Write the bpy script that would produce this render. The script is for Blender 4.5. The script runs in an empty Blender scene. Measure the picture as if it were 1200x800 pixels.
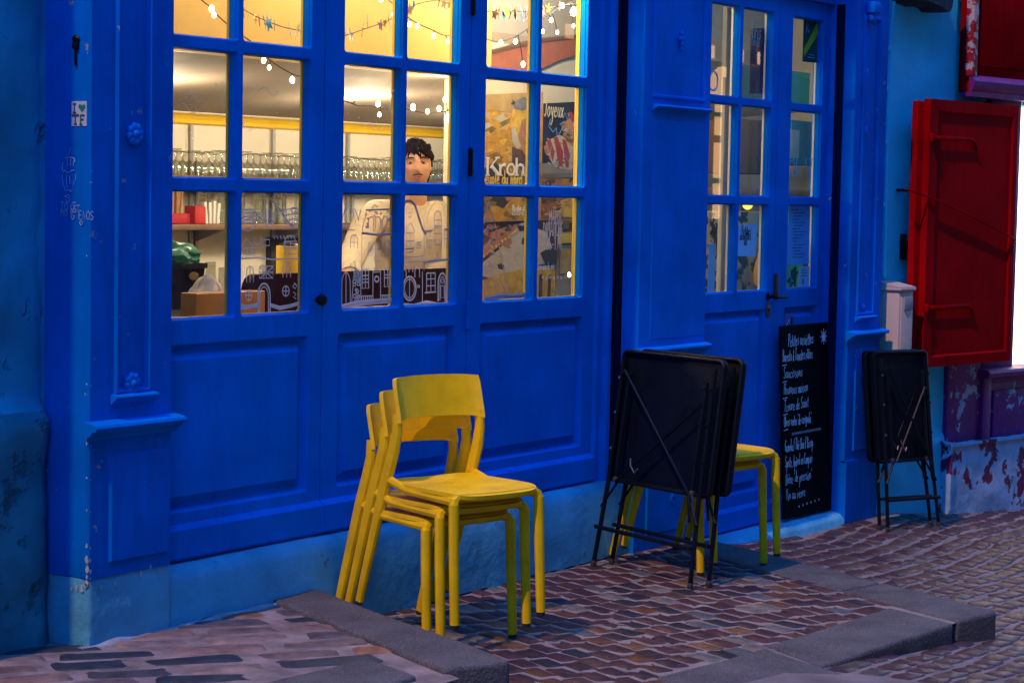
import bpy, bmesh, math, random
from mathutils import Vector, Matrix, noise as mnoise

scene = bpy.context.scene
COL = scene.collection
R = math.radians
random.seed(11)

# ------------------------------------------------------------------ camera
CAM = Vector((-4.6356, -4.7292, 1.5376))
FL = 2500.0                                     # focal length in photo pixels (1200 wide)
ROT = Matrix(((0.5548335, 0.0469808, -0.8306338),
              (-0.8317512, 0.0537350, -0.5525410),
              (0.0186757, 0.9974494, 0.0688903)))
cam_d = bpy.data.cameras.new("camera"); cam = bpy.data.objects.new("camera", cam_d); COL.objects.link(cam)
cam_d.sensor_width = 36.0; cam_d.lens = FL / 1200.0 * 36.0
cam_d.clip_start = 0.05; cam_d.clip_end = 600.0
cam.matrix_world = Matrix.Translation(CAM) @ ROT.to_4x4()
scene.camera = cam

# ------------------------------------------------------------------ light
SUN_EL = R(54)
sd = Vector((math.cos(SUN_EL), math.cos(SUN_EL) * 0.03, -math.sin(SUN_EL)))
sl = bpy.data.lights.new("sun", 'SUN'); so = bpy.data.objects.new("sun", sl); COL.objects.link(so)
sl.energy = 2.2; sl.angle = R(0.6); sl.color = (1.0, 0.58, 0.36)
so.rotation_euler = sd.to_track_quat('-Z', 'Y').to_euler()
world = bpy.data.worlds.new("World"); scene.world = world; world.use_nodes = True
nt = world.node_tree; bg = nt.nodes["Background"]
sky = nt.nodes.new('ShaderNodeTexSky'); sky.sky_type = 'NISHITA'; sky.sun_disc = False
sky.dust_density = 0.0; sky.sun_elevation = SUN_EL; sky.sun_rotation = math.atan2(-sd.x, -sd.y)
tint = nt.nodes.new('ShaderNodeMixRGB'); tint.blend_type = 'MULTIPLY'; tint.inputs[0].default_value = 1.0
tint.inputs[2].default_value = (0.56, 2.8, 5.9, 1)          # camera white-balanced for lamplight: the dusk sky reads deep blue
nt.links.new(sky.outputs[0], tint.inputs[1]); nt.links.new(tint.outputs[0], bg.inputs[0])
bg.inputs[1].default_value = 0.135
scene.view_settings.view_transform = 'Standard'; scene.view_settings.look = 'None'
scene.view_settings.exposure = 0.0; scene.view_settings.gamma = 1.0
scene.render.engine = 'CYCLES'
scene.cycles.max_bounces = 8; scene.cycles.transparent_max_bounces = 16; scene.cycles.transmission_bounces = 8
scene.cycles.use_denoising = True; scene.cycles.sample_clamp_indirect = 4.0
scene.cycles.caustics_reflective = False; scene.cycles.caustics_refractive = False

def lamp(name, loc, power, color, size=0.1, kind='POINT', rot=None, sx=None):
    l = bpy.data.lights.new(name, kind); o = bpy.data.objects.new(name, l); COL.objects.link(o)
    l.energy = power; l.color = color; o.location = loc
    if kind == 'AREA':
        l.shape = 'RECTANGLE'; l.size = sx[0]; l.size_y = sx[1]
        if rot: o.rotation_euler = rot
    else: l.shadow_soft_size = size
    return o
# the lit lamps of the cafe room, plus unseen fill lights added at the window
WARM = (1.0, 0.80, 0.52)
lamp("room_lamp", (3.3, 1.40, 1.80), 32, WARM, 0.08)
lamp("room_lamp", (4.6, 1.4, 1.80), 42, WARM, 0.08)
lamp("room_lamp", (2.75, 0.56, 1.95), 12, WARM, 0.06)
lamp("room_lamp", (1.9, 1.4, 1.80), 26, WARM, 0.08)
lamp("window_fill", (1.6, 0.28, 2.78), 26, WARM, 0.08)  # unseen fill added near the glass to light the posters
lamp("window_head_fill", (0.62, 0.10, 2.55), 5, WARM, 0.03)  # unseen fills added behind the top rail to brighten crate and posters
lamp("window_head_fill", (1.02, 0.10, 2.55), 5, WARM, 0.03)
lamp("window_head_fill", (1.55, 0.10, 2.55), 5, WARM, 0.03)
lamp("window_head_fill", (1.95, 0.10, 2.55), 5, WARM, 0.03)
lamp("window_head_fill", (2.75, 0.13, 2.50), 28, WARM, 0.03)
lamp("window_head_fill", (3.25, 0.15, 2.50), 28, WARM, 0.03)
lamp("window_fill", (3.4, 0.40, 2.80), 22, WARM, 0.08)
lamp("entrance_lamp", (6.6, 1.3, 2.75), 75, (1.0, 0.83, 0.62), 0.08)

# ------------------------------------------------------------------ surveying: photo pixel -> point on a known plane of the place
def ray(px, py): return ROT @ Vector((px - 600.0, 400.0 - py, -FL))
def F(px, py, Y=0.0):
    d = ray(px, py); return CAM + d * ((Y - CAM.y) / d.y)
def G(px, py, z=0.0):
    d = ray(px, py); return CAM + d * ((z - CAM.z) / d.z)
def XP(px, py, X=0.0):
    d = ray(px, py); return CAM + d * ((X - CAM.x) / d.x)
NA = R(10); NP = Vector((5.80, -0.02, 0)); NT = Vector((math.cos(NA), -math.sin(NA), 0)); NN = Vector((-math.sin(NA), -math.cos(NA), 0))
def N(px, py, off=0.0):                          # the neighbour's front, turned ten degrees towards the street
    d = ray(px, py); p = NP + NN * off
    return CAM + d * ((p - CAM).dot(NN) / d.dot(NN))

# ------------------------------------------------------------------ materials
def mat(name, col, rough=0.5, var=0.10, vscale=6.0, bump=0.0, bscale=80.0, metal=0.0, coat=0.0, spec=0.5, emit=None, estr=0.0,
        peel=None, speck=None, streak=0.0, rand=None, trans=0.0, alpha=1.0, coord='world'):
    m = bpy.data.materials.new(name); m.use_nodes = True
    t = m.node_tree; n = t.nodes; L = t.links; b = n["Principled BSDF"]
    b.inputs['Roughness'].default_value = rough; b.inputs['Metallic'].default_value = metal
    b.inputs['Specular IOR Level'].default_value = spec
    if coat: b.inputs['Coat Weight'].default_value = coat; b.inputs['Coat Roughness'].default_value = 0.25
    if trans: b.inputs['Transmission Weight'].default_value = trans
    if alpha < 1: b.inputs['Alpha'].default_value = alpha
    if coord == 'world':
        g = n.new('ShaderNodeNewGeometry'); pos = g.outputs['Position']
    else:
        g = n.new('ShaderNodeTexCoord'); pos = g.outputs['Object']
    c4 = (col[0], col[1], col[2], 1)
    def noise(scale, detail=4.0, rough_=0.55):
        q = n.new('ShaderNodeTexNoise'); q.inputs['Scale'].default_value = scale; q.inputs['Detail'].default_value = detail
        q.inputs['Roughness'].default_value = rough_; L.new(pos, q.inputs['Vector']); return q.outputs['Fac']
    def mixc(fac, a, bcol, mode='MIX'):
        q = n.new('ShaderNodeMixRGB'); q.blend_type = mode
        if hasattr(fac, 'is_linked'): L.new(fac, q.inputs[0])
        else: q.inputs[0].default_value = fac
        for i, v in ((1, a), (2, bcol)):
            if hasattr(v, 'is_linked'): L.new(v, q.inputs[i])
            else: q.inputs[i].default_value = (v[0], v[1], v[2], 1)
        return q.outputs[0]
    def ramp(fac, lo, hi, a=0.0, bb=1.0):
        q = n.new('ShaderNodeMapRange'); q.inputs[1].default_value = lo; q.inputs[2].default_value = hi
        q.inputs[3].default_value = a; q.inputs[4].default_value = bb; L.new(fac, q.inputs[0]); return q.outputs[0]
    cur = c4
    if rand:                                     # a different stone colour for every copy
        oi = n.new('ShaderNodeObjectInfo'); cr = n.new('ShaderNodeValToRGB'); cr.color_ramp.interpolation = 'CONSTANT'
        e = cr.color_ramp.elements
        while len(e) < len(rand): e.new(0.5)
        for i, c in enumerate(rand): e[i].position = i / len(rand); e[i].color = (c[0], c[1], c[2], 1)
        L.new(oi.outputs['Random'], cr.inputs[0]); cur = cr.outputs[0]
    if var:
        v = ramp(noise(vscale), 0.3, 0.7, 1 - var, 1 + var)
        q = n.new('ShaderNodeVectorMath'); q.operation = 'SCALE'
        if hasattr(cur, 'is_linked'): L.new(cur, q.inputs[0])
        else: q.inputs[0].default_value = cur[:3]
        L.new(v, q.inputs[3]); cur = q.outputs[0]
    hmask = None
    if peel:                                     # (under colour, threshold, scale, width): flaked paint
        hm = ramp(noise(peel[2], 6.0, 0.62), peel[1], peel[1] + peel[3]); hmask = hm
        cur = mixc(hm, cur, peel[0])
    if streak:                                   # brushed, weather-streaked paint
        mp = n.new('ShaderNodeMapping'); mp.inputs['Scale'].default_value = (16, 16, 1.6); L.new(pos, mp.inputs['Vector'])
        sn = n.new('ShaderNodeTexNoise'); sn.inputs['Scale'].default_value = 2.2; sn.inputs['Detail'].default_value = 6.0; L.new(mp.outputs[0], sn.inputs['Vector'])
        sn2 = noise(1.1, 3.0); ml = n.new('ShaderNodeMath'); ml.operation = 'MULTIPLY'
        L.new(ramp(sn.outputs['Fac'], .3, .7, 1 - streak, 1 + streak * .8), ml.inputs[0]); L.new(ramp(sn2, .3, .7, 1 - streak * 2.6, 1 + streak * 1.6), ml.inputs[1])
        q = n.new('ShaderNodeVectorMath'); q.operation = 'SCALE'; L.new(cur, q.inputs[0]); L.new(ml.outputs[0], q.inputs[3]); cur = q.outputs[0]
    if speck:                                    # (dark colour, light colour, scale)
        s = noise(speck[2], 2.0, 0.7)
        cur = mixc(ramp(s, 0.56, 0.64), cur, speck[0]); cur = mixc(ramp(s, 0.42, 0.36), cur, speck[1])
    if hasattr(cur, 'is_linked'): L.new(cur, b.inputs['Base Color'])
    else: b.inputs['Base Color'].default_value = cur
    if emit:
        b.inputs['Emission Color'].default_value = (emit[0], emit[1], emit[2], 1); b.inputs['Emission Strength'].default_value = estr
    if bump:
        h = noise(bscale, 5.0, 0.6)
        if hmask is not None:
            q = n.new('ShaderNodeMath'); q.operation = 'MULTIPLY_ADD'; L.new(hmask, q.inputs[0]); q.inputs[1].default_value = -2.0
            L.new(h, q.inputs[2]); h = q.outputs[0]
        bn = n.new('ShaderNodeBump'); bn.inputs['Strength'].default_value = bump; bn.inputs['Distance'].default_value = 0.01
        L.new(h, bn.inputs['Height']); L.new(bn.outputs[0], b.inputs['Normal'])
    rn = ramp(noise(vscale * 2.3), 0.3, 0.7, max(0.02, rough - 0.08), min(1, rough + 0.08)); L.new(rn, b.inputs['Roughness'])
    return m

BLUE = mat('blue_paint', (0.0002, 0.195, 0.72), 0.7, 0.16, 3.5, 0.14, 45, spec=0.03, streak=.05, peel=((0.32, 0.36, 0.40), 0.745, 9.0, 0.02))
BLUEB = mat('worn_blue_paint', (0.0002, 0.160, 0.64), 0.7, spec=0.03, streak=.09, var=0.16, vscale=4, bump=0.15, bscale=40, peel=((0.30, 0.36, 0.42), 0.665, 14.0, 0.02))
LBLUE = mat('pale_blue_masonry_paint', (0.095, 0.42, 0.60), 0.75, 0.30, 3.0, 0.9, 14, peel=((0.40, 0.44, 0.48), 0.665, 7.0, 0.03), spec=0.2)
PLAST = mat('blue_green_render', (0.01, 0.31, 0.50), 0.7, 0.35, 2.5, 0.9, 9, peel=((0.03, 0.16, 0.22), 0.60, 5.0, 0.10))
PLAST2 = mat('dark_teal_render', (0.015, 0.21, 0.31), 0.75, 0.45, 4, 0.9, 11, peel=((0.01, 0.07, 0.11), 0.56, 7.0, 0.12))
NWALL = mat('light_blue_render', (0.03, 0.66, 0.92), 0.75, 0.10, 3, 0.45, 16)
NBASE = mat('flaking_base_paint', (0.30, 0.52, 0.72), 0.7, 0.30, 5, 0.9, 12, peel=((0.16, 0.008, 0.07), 0.545, 5.0, 0.02))
RED = mat('red_paint', (0.39, 0.0004, 0.004), 0.65, 0.18, 4, 0.16, 40, spec=0.02, streak=.12, peel=((0.6, 0.40, 0.36), 0.755, 13.0, 0.02))
REDP = mat('flaking_red_paint', (0.42, 0.006, 0.010), 0.45, 0.12, 4, 0.3, 30, peel=((0.62, 0.48, 0.42), 0.50, 16.0, 0.03))
PURP = mat('purple_paint', (0.18, 0.006, 0.14), 0.5, 0.18, 4, 0.2, 30)
PURPF = mat('flaking_purple_paint', (0.17, 0.006, 0.15), 0.5, 0.18, 4, 0.5, 18, peel=((0.30, 0.50, 0.62), 0.545, 6.0, 0.015))
BLACK = mat('black_joint_shade', (0.002, 0.010, 0.045), 0.9, 0.2, spec=0.02)  # open joints, and the painted shade on the pilaster returns
YIN = mat('yellow_paint', (0.78, 0.50, 0.02), 0.5, 0.06, 4, 0.05, 30)
CHAIR = mat('yellow_plastic', (0.88, 0.575, 0.004), 0.46, 0.14, 9, 0.16, 260, spec=0.3, coord='world')
CHAIRK = mat('dark_rubber', (0.02, 0.02, 0.02), 0.7)
TBL = mat('black_lacquered_steel', (0.0018, 0.0045, 0.010), 0.45, 0.25, 9, 0.10, 60, spec=0.2)
STEEL = mat('worn_steel', (0.16, 0.16, 0.17), 0.45, 0.1, metal=0.6)
IRON = mat('black_iron', (0.012, 0.012, 0.014), 0.4, metal=0.6)
GRAN = mat('granite', (0.112, 0.112, 0.112), 0.78, 0.34, 5, 0.9, 70, spec=0.1, speck=((0.05, 0.05, 0.05), (0.19, 0.185, 0.18), 190.0))
MORT = mat('sandy_mortar', (0.245, 0.205, 0.18), 0.85, 0.25, 8, 0.7, 60)
MORTP = mat('pavement_mortar', (0.24, 0.195, 0.175), 0.9, 0.45, 9, 1.0, 40)
MORTD = mat('dirty_mortar', (0.19, 0.165, 0.15), 0.85, 0.35, 5, 0.7, 50)
SETTS = mat('porphyry', (0.1, 0.05, 0.05), 0.46, 0.34, 16, 0.5, 55, spec=0.22, rand=[(.066, .030, .028), (.080, .038, .032), (.052, .026, .028), (.092, .045, .034), (.115, .050, .022), (.060, .028, .027), (.074, .032, .028), (.145, .135, .115), (.070, .034, .034), (.066, .032, .028), (.080, .090, .094), (.046, .026, .028), (.150, .080, .034), (.088, .046, .036), (.060, .030, .030), (.028, .026, .030)])
SETTR = mat('street_stone', (0.1, 0.06, 0.055), 0.44, 0.34, 16, 0.5, 45, spec=0.25, rand=[(.070, .034, .034), (.076, .042, .036), (.060, .029, .030), (.086, .055, .042), (.100, .066, .046), (.066, .033, .034), (.078, .040, .035), (.080, .066, .056), (.072, .037, .035), (.062, .031, .033)])
FLAG = mat('pavement_stone', (0.2, 0.15, 0.12), 0.6, 0.45, 14, 1.0, 26, rand=[(.25, .12, .075), (.10, .085, .08), (.22, .14, .11), (.022, .032, .042), (.15, .105, .09), (.26, .115, .055), (.085, .072, .07), (.24, .175, .145), (.018, .026, .036), (.16, .10, .08), (.05, .05, .058)])
CREAM = mat('cream_wall', (0.66, 0.56, 0.38), 0.7, 0.06, 2, 0.1, 30)
WHITEW = mat('white_wall', (0.72, 0.67, 0.56), 0.7, 0.05, 2, 0.1, 30)
CEIL = mat('stone_grey_ceiling', (0.25, 0.20, 0.155), 0.8, 0.10, 2, 0.2, 20)
GREYW = mat('grey_wall', (0.30, 0.27, 0.22), 0.8, 0.08, 2)
TERRA = mat('terracotta_beam', (0.30, 0.09, 0.045), 0.7, 0.2, 6, 0.3, 30)
WOOD = mat('brown_wood', (0.16, 0.085, 0.045), 0.5, 0.25, 12, 0.1, 40)
OAK = mat('orange_wood', (0.66, 0.27, 0.04), 0.45, 0.18, 9, 0.08, 40)
DARKW = mat('dark_brown_panel', (0.030, 0.008, 0.005), 0.7, 0.2, 9, spec=0.05)
FLOORM = mat('tiled_floor', (0.12, 0.10, 0.09), 0.6, 0.2, 4)
PAPERB = mat('blue_white_paper', (0.36, 0.74, 0.98), 0.7, 0.04, 12)
INK = mat('dark_ink', (0.02, 0.02, 0.025), 0.7)
CHALK = mat('chalk', (0.70, 0.82, 0.90), 0.9, 0.2, 60)
CBOARD = mat('blackboard', (0.004, 0.004, 0.005), 0.7, 0.3, 8, spec=0.05)
LINEW = mat('white_glass_marker', (0.80, 0.78, 0.80), 0.8, 0.1)
LINEB = mat('grey_blue_glass_marker', (0.48, 0.52, 0.64), 0.8, 0.1)
BEIGE = mat('beige_plastic', (0.58, 0.48, 0.38), 0.5, 0.05, 4, 0.03, 60)
GREYP = mat('grey_plastic', (0.35, 0.35, 0.36), 0.5)
BULB = mat('lit_bulb', (1, 0.9, 0.7), 0.4, 0, emit=(1.0, 0.74, 0.38), estr=22.0)
WLIT = mat('lit_white_window', (0.9, 0.85, 0.8), 0.5, 0, emit=(1.0, 0.87, 0.68), estr=4.5)
OPPL = mat('lamplit_front_glow', (0.9, 0.7, 0.4), 0.5, 0, emit=(1.0, 0.52, 0.18), estr=6.0)
STONE = mat('house_stone', (0.30, 0.25, 0.20), 0.8, 0.15, 2, 0.3, 10)
SLATE = mat('dark_slate', (0.02, 0.02, 0.022), 0.8, 0.3, 8, 0.6, 20)

def glass_mat(name, tint=(1, 1, 1), rough=0.0):  # thin window pane: clear, with a real surface reflection
    m = bpy.data.materials.new(name); m.use_nodes = True; t = m.node_tree; n = t.nodes; L = t.links
    for q in list(n): n.remove(q)
    out = n.new('ShaderNodeOutputMaterial'); mx = n.new('ShaderNodeMixShader'); fr = n.new('ShaderNodeFresnel'); fr.inputs[0].default_value = 1.5
    tr = n.new('ShaderNodeBsdfTransparent'); tr.inputs[0].default_value = (*tint, 1); gl = n.new('ShaderNodeBsdfGlossy'); gl.inputs['Roughness'].default_value = rough
    ge = n.new('ShaderNodeNewGeometry'); mr = n.new('ShaderNodeMapRange'); mr.inputs[3].default_value = 1.5; mr.inputs[4].default_value = 1 / 1.5; L.new(ge.outputs['Backfacing'], mr.inputs[0]); L.new(mr.outputs[0], fr.inputs[0])
    L.new(fr.outputs[0], mx.inputs[0]); L.new(tr.outputs[0], mx.inputs[1]); L.new(gl.outputs[0], mx.inputs[2])
    df = n.new('ShaderNodeBsdfDiffuse'); df.inputs[0].default_value = (.5, .5, .5, 1); nz = n.new('ShaderNodeTexNoise'); nz.inputs['Scale'].default_value = 7.0; nz.inputs['Detail'].default_value = 8.0   # dust and smears
    L.new(ge.outputs['Position'], nz.inputs['Vector']); m2 = n.new('ShaderNodeMapRange'); m2.inputs[1].default_value = .42; m2.inputs[2].default_value = .75; m2.inputs[3].default_value = .012; m2.inputs[4].default_value = .085; L.new(nz.outputs['Fac'], m2.inputs[0])
    mx2 = n.new('ShaderNodeMixShader'); L.new(m2.outputs[0], mx2.inputs[0]); L.new(mx.outputs[0], mx2.inputs[1]); L.new(df.outputs[0], mx2.inputs[2]); L.new(mx2.outputs[0], out.inputs[0])
    return m
GLASS = glass_mat('window_glass', (0.97, 0.98, 0.97), 0.01)
def ware_mat():                                   # blown glass seen small: clear with bright rims
    m = bpy.data.materials.new('drinking_glass'); m.use_nodes = True; t = m.node_tree; n = t.nodes; L = t.links
    for q in list(n): n.remove(q)
    out = n.new('ShaderNodeOutputMaterial'); mx = n.new('ShaderNodeMixShader'); lw = n.new('ShaderNodeLayerWeight'); lw.inputs[0].default_value = 0.45
    tr = n.new('ShaderNodeBsdfTransparent'); tr.inputs[0].default_value = (0.93, 0.95, 0.93, 1)
    gl = n.new('ShaderNodeBsdfGlossy'); gl.inputs['Roughness'].default_value = 0.08; gl.inputs[0].default_value = (1, 1, 0.97, 1)
    L.new(lw.outputs['Facing'], mx.inputs[0]); L.new(tr.outputs[0], mx.inputs[1]); L.new(gl.outputs[0], mx.inputs[2]); L.new(mx.outputs[0], out.inputs[0])
    return m
WARE = ware_mat()
def translucent(m, k=0.5):                        # thin paint or paper that also lets the light behind it through
    t = m.node_tree; n = t.nodes; L = t.links; b = n["Principled BSDF"]; out = [q for q in n if q.type == 'OUTPUT_MATERIAL'][0]
    tl = n.new('ShaderNodeBsdfTranslucent'); mx = n.new('ShaderNodeMixShader'); mx.inputs[0].default_value = k
    if b.inputs['Base Color'].is_linked: L.new(b.inputs['Base Color'].links[0].from_socket, tl.inputs[0])
    else: tl.inputs[0].default_value = b.inputs['Base Color'].default_value
    L.new(b.outputs[0], mx.inputs[1]); L.new(tl.outputs[0], mx.inputs[2]); L.new(mx.outputs[0], out.inputs[0]); return m
translucent(LINEW, .55); translucent(LINEB, .5)
def flat(name, col, rough=0.7): return mat(name, col, rough, 0.05, 10)

# ------------------------------------------------------------------ mesh builder
def rrect(x0, x1, z0, z1, r, k=3):
    pts = []
    for cx, cz, a0 in ((x0 + r, z0 + r, 180), (x1 - r, z0 + r, 270), (x1 - r, z1 - r, 0), (x0 + r, z1 - r, 90)):
        for j in range(k + 1):
            a = R(a0 + 90.0 * j / k); pts.append((cx + r * math.cos(a), cz + r * math.sin(a)))
    return pts

class MB:
    def __init__(s): s.bm = bmesh.new(); s.mi = 0
    def _f(s, vs):
        try: f = s.bm.faces.new(vs); f.material_index = s.mi; return f
        except ValueError: return None
    def poly(s, pts): return s._f([s.bm.verts.new(p) for p in pts])
    def box(s, x0, x1, y0, y1, z0, z1, bev=0.0, seg=2, mtx=None):
        t = bmesh.new(); bmesh.ops.create_cube(t, size=1.0)
        for v in t.verts: v.co = Vector(((x0 + x1) / 2 + v.co.x * (x1 - x0), (y0 + y1) / 2 + v.co.y * (y1 - y0), (z0 + z1) / 2 + v.co.z * (z1 - z0)))
        if bev: bmesh.ops.bevel(t, geom=list(t.edges), offset=bev, segments=seg, profile=0.5, affect='EDGES')
        s.add(t, mtx)
    def add(s, t, mtx=None):
        if mtx is not None: bmesh.ops.transform(t, matrix=mtx, verts=t.verts)
        vm = {v: s.bm.verts.new(v.co) for v in t.verts}
        for f in t.faces: s._f([vm[v] for v in f.verts])
        t.free()
    def loft(s, loops, closed=True, cap0=False, cap1=False):
        L = [[s.bm.verts.new(p) for p in lp] for lp in loops]; n = len(L[0])
        for a, b in zip(L, L[1:]):
            for i in range(n if closed else n - 1):
                j = (i + 1) % n; s._f((a[i], a[j], b[j], b[i]))
        if cap0: s._f(L[0][::-1])
        if cap1: s._f(L[-1])
        return L
    def prism(s, pts, d):                        # planar polygon pts swept by vector d
        d = Vector(d); s.loft([[Vector(p) for p in pts], [Vector(p) + d for p in pts]], cap0=True, cap1=True)
    def extr_x(s, prof, x0, x1):                 # profile [(y,z)] swept along X
        s.loft([[(x0, y, z) for y, z in prof], [(x1, y, z) for y, z in prof]], cap0=True, cap1=True)
    def extr_z(s, prof, z0, z1):                 # profile [(x,y)] swept along Z
        s.loft([[(x, y, z0) for x, y in prof], [(x, y, z1) for x, y in prof]], cap0=True, cap1=True)
    def tube(s, pts, r, n=6, flatr=1.0, up=None, caps=True):
        pts = [Vector(p) for p in pts]; m = len(pts); loops = []
        rr = r if isinstance(r, (list, tuple)) else [r] * m
        u = None
        for i in range(m):
            t = (pts[min(i + 1, m - 1)] - pts[max(i - 1, 0)])
            if t.length < 1e-9: t = Vector((0, 0, 1))
            t.normalize()
            if u is None:
                u = Vector(up) if up else (Vector((0, 0, 1)) if abs(t.z) < 0.9 else Vector((1, 0, 0)))
            u = (u - t * u.dot(t))
            if u.length < 1e-6: u = t.orthogonal()
            u.normalize(); w = t.cross(u)
            loops.append([pts[i] + u * (math.cos(2 * math.pi * k / n) * rr[i]) + w * (math.sin(2 * math.pi * k / n) * rr[i] * flatr) for k in range(n)])
        s.loft(loops, cap0=caps, cap1=caps)
    def lathe(s, prof, c=(0, 0, 0), n=16, axis='Z', caps=True):
        c = Vector(c); loops = []
        for r, h in prof:
            lp = []
            for k in range(n):
                a = 2 * math.pi * k / n; x, y = r * math.cos(a), r * math.sin(a)
                lp.append(c + (Vector((x, y, h)) if axis == 'Z' else Vector((x, h, y)) if axis == 'Y' else Vector((h, x, y))))
            loops.append(lp)
        s.loft(loops, cap0=caps, cap1=caps)
    def sphere(s, c, r, u=10, v=7, sc=(1, 1, 1), mtx=None):
        t = bmesh.new(); bmesh.ops.create_uvsphere(t, u_segments=u, v_segments=v, radius=r)
        for q in t.verts: q.co = Vector((q.co.x * sc[0], q.co.y * sc[1], q.co.z * sc[2]))
        if mtx is not None: bmesh.ops.transform(t, matrix=mtx, verts=t.verts)
        for q in t.verts: q.co += Vector(c)
        s.add(t)
    def cell(s, o, h, r, prof, k=3, cap=False):
        """rectangle o=(x0,x1,z0,z1) pierced by rounded hole h; prof=[(inset,y)...] runs down into the hole"""
        oc = [(o[0], o[2]), (o[1], o[2]), (o[1], o[3]), (o[0], o[3])]; loops = []
        for ins, y in prof:
            loops.append([s.bm.verts.new((x, y, z)) for x, z in rrect(h[0] + ins, h[1] - ins, h[2] + ins, h[3] - ins, max(r - ins, 0.0008), k)])
        ov = [s.bm.verts.new((x, prof[0][1], z)) for x, z in oc]; n = k + 1; L = loops[0]
        for c in range(4):
            for j in range(k): s._f((ov[c], L[c * n + j + 1], L[c * n + j]))
            c2 = (c + 1) % 4; s._f((ov[c], ov[c2], L[c2 * n], L[c * n + k]))
        for a, b in zip(loops, loops[1:]):
            for i in range(len(a)):
                j = (i + 1) % len(a); s._f((a[i], a[j], b[j], b[i]))
        if cap: s._f(loops[-1])
    def build(s, name, mats, parent=None, loc=None, smooth=True, ang=35, rot=None):
        me = bpy.data.meshes.new(name); bmesh.ops.recalc_face_normals(s.bm, faces=s.bm.faces); s.bm.to_mesh(me); s.bm.free()
        for m in (mats if isinstance(mats, (list, tuple)) else [mats]): me.materials.append(m)
        if smooth and len(me.polygons):
            me.polygons.foreach_set('use_smooth', [True] * len(me.polygons)); me.set_sharp_from_angle(angle=R(ang))
        o = bpy.data.objects.new(name, me); COL.objects.link(o)
        if parent: o.parent = parent
        if loc is not None: o.location = loc
        if rot is not None: o.rotation_euler = rot
        return o

def tag(o, label=None, cat=None, group=None, kind=None):
    if label: o['label'] = label
    if cat: o['category'] = cat
    if group: o['group'] = group
    if kind: o['kind'] = kind
    return o
def empty(name, loc=(0, 0, 0), rz=0.0, label=None, cat=None, group=None, parent=None):
    o = bpy.data.objects.new(name, None); COL.objects.link(o); o.location = loc; o.rotation_euler = (0, 0, rz); o.empty_display_size = 0.1
    if parent: o.parent = parent
    return tag(o, label, cat, group)
KIDS = {}
def copy_tree(o, parent=None):
    c = o.copy(); COL.objects.link(c)
    if parent: c.parent = parent
    for ch in list(o.children): copy_tree(ch, c)
    return c

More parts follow.
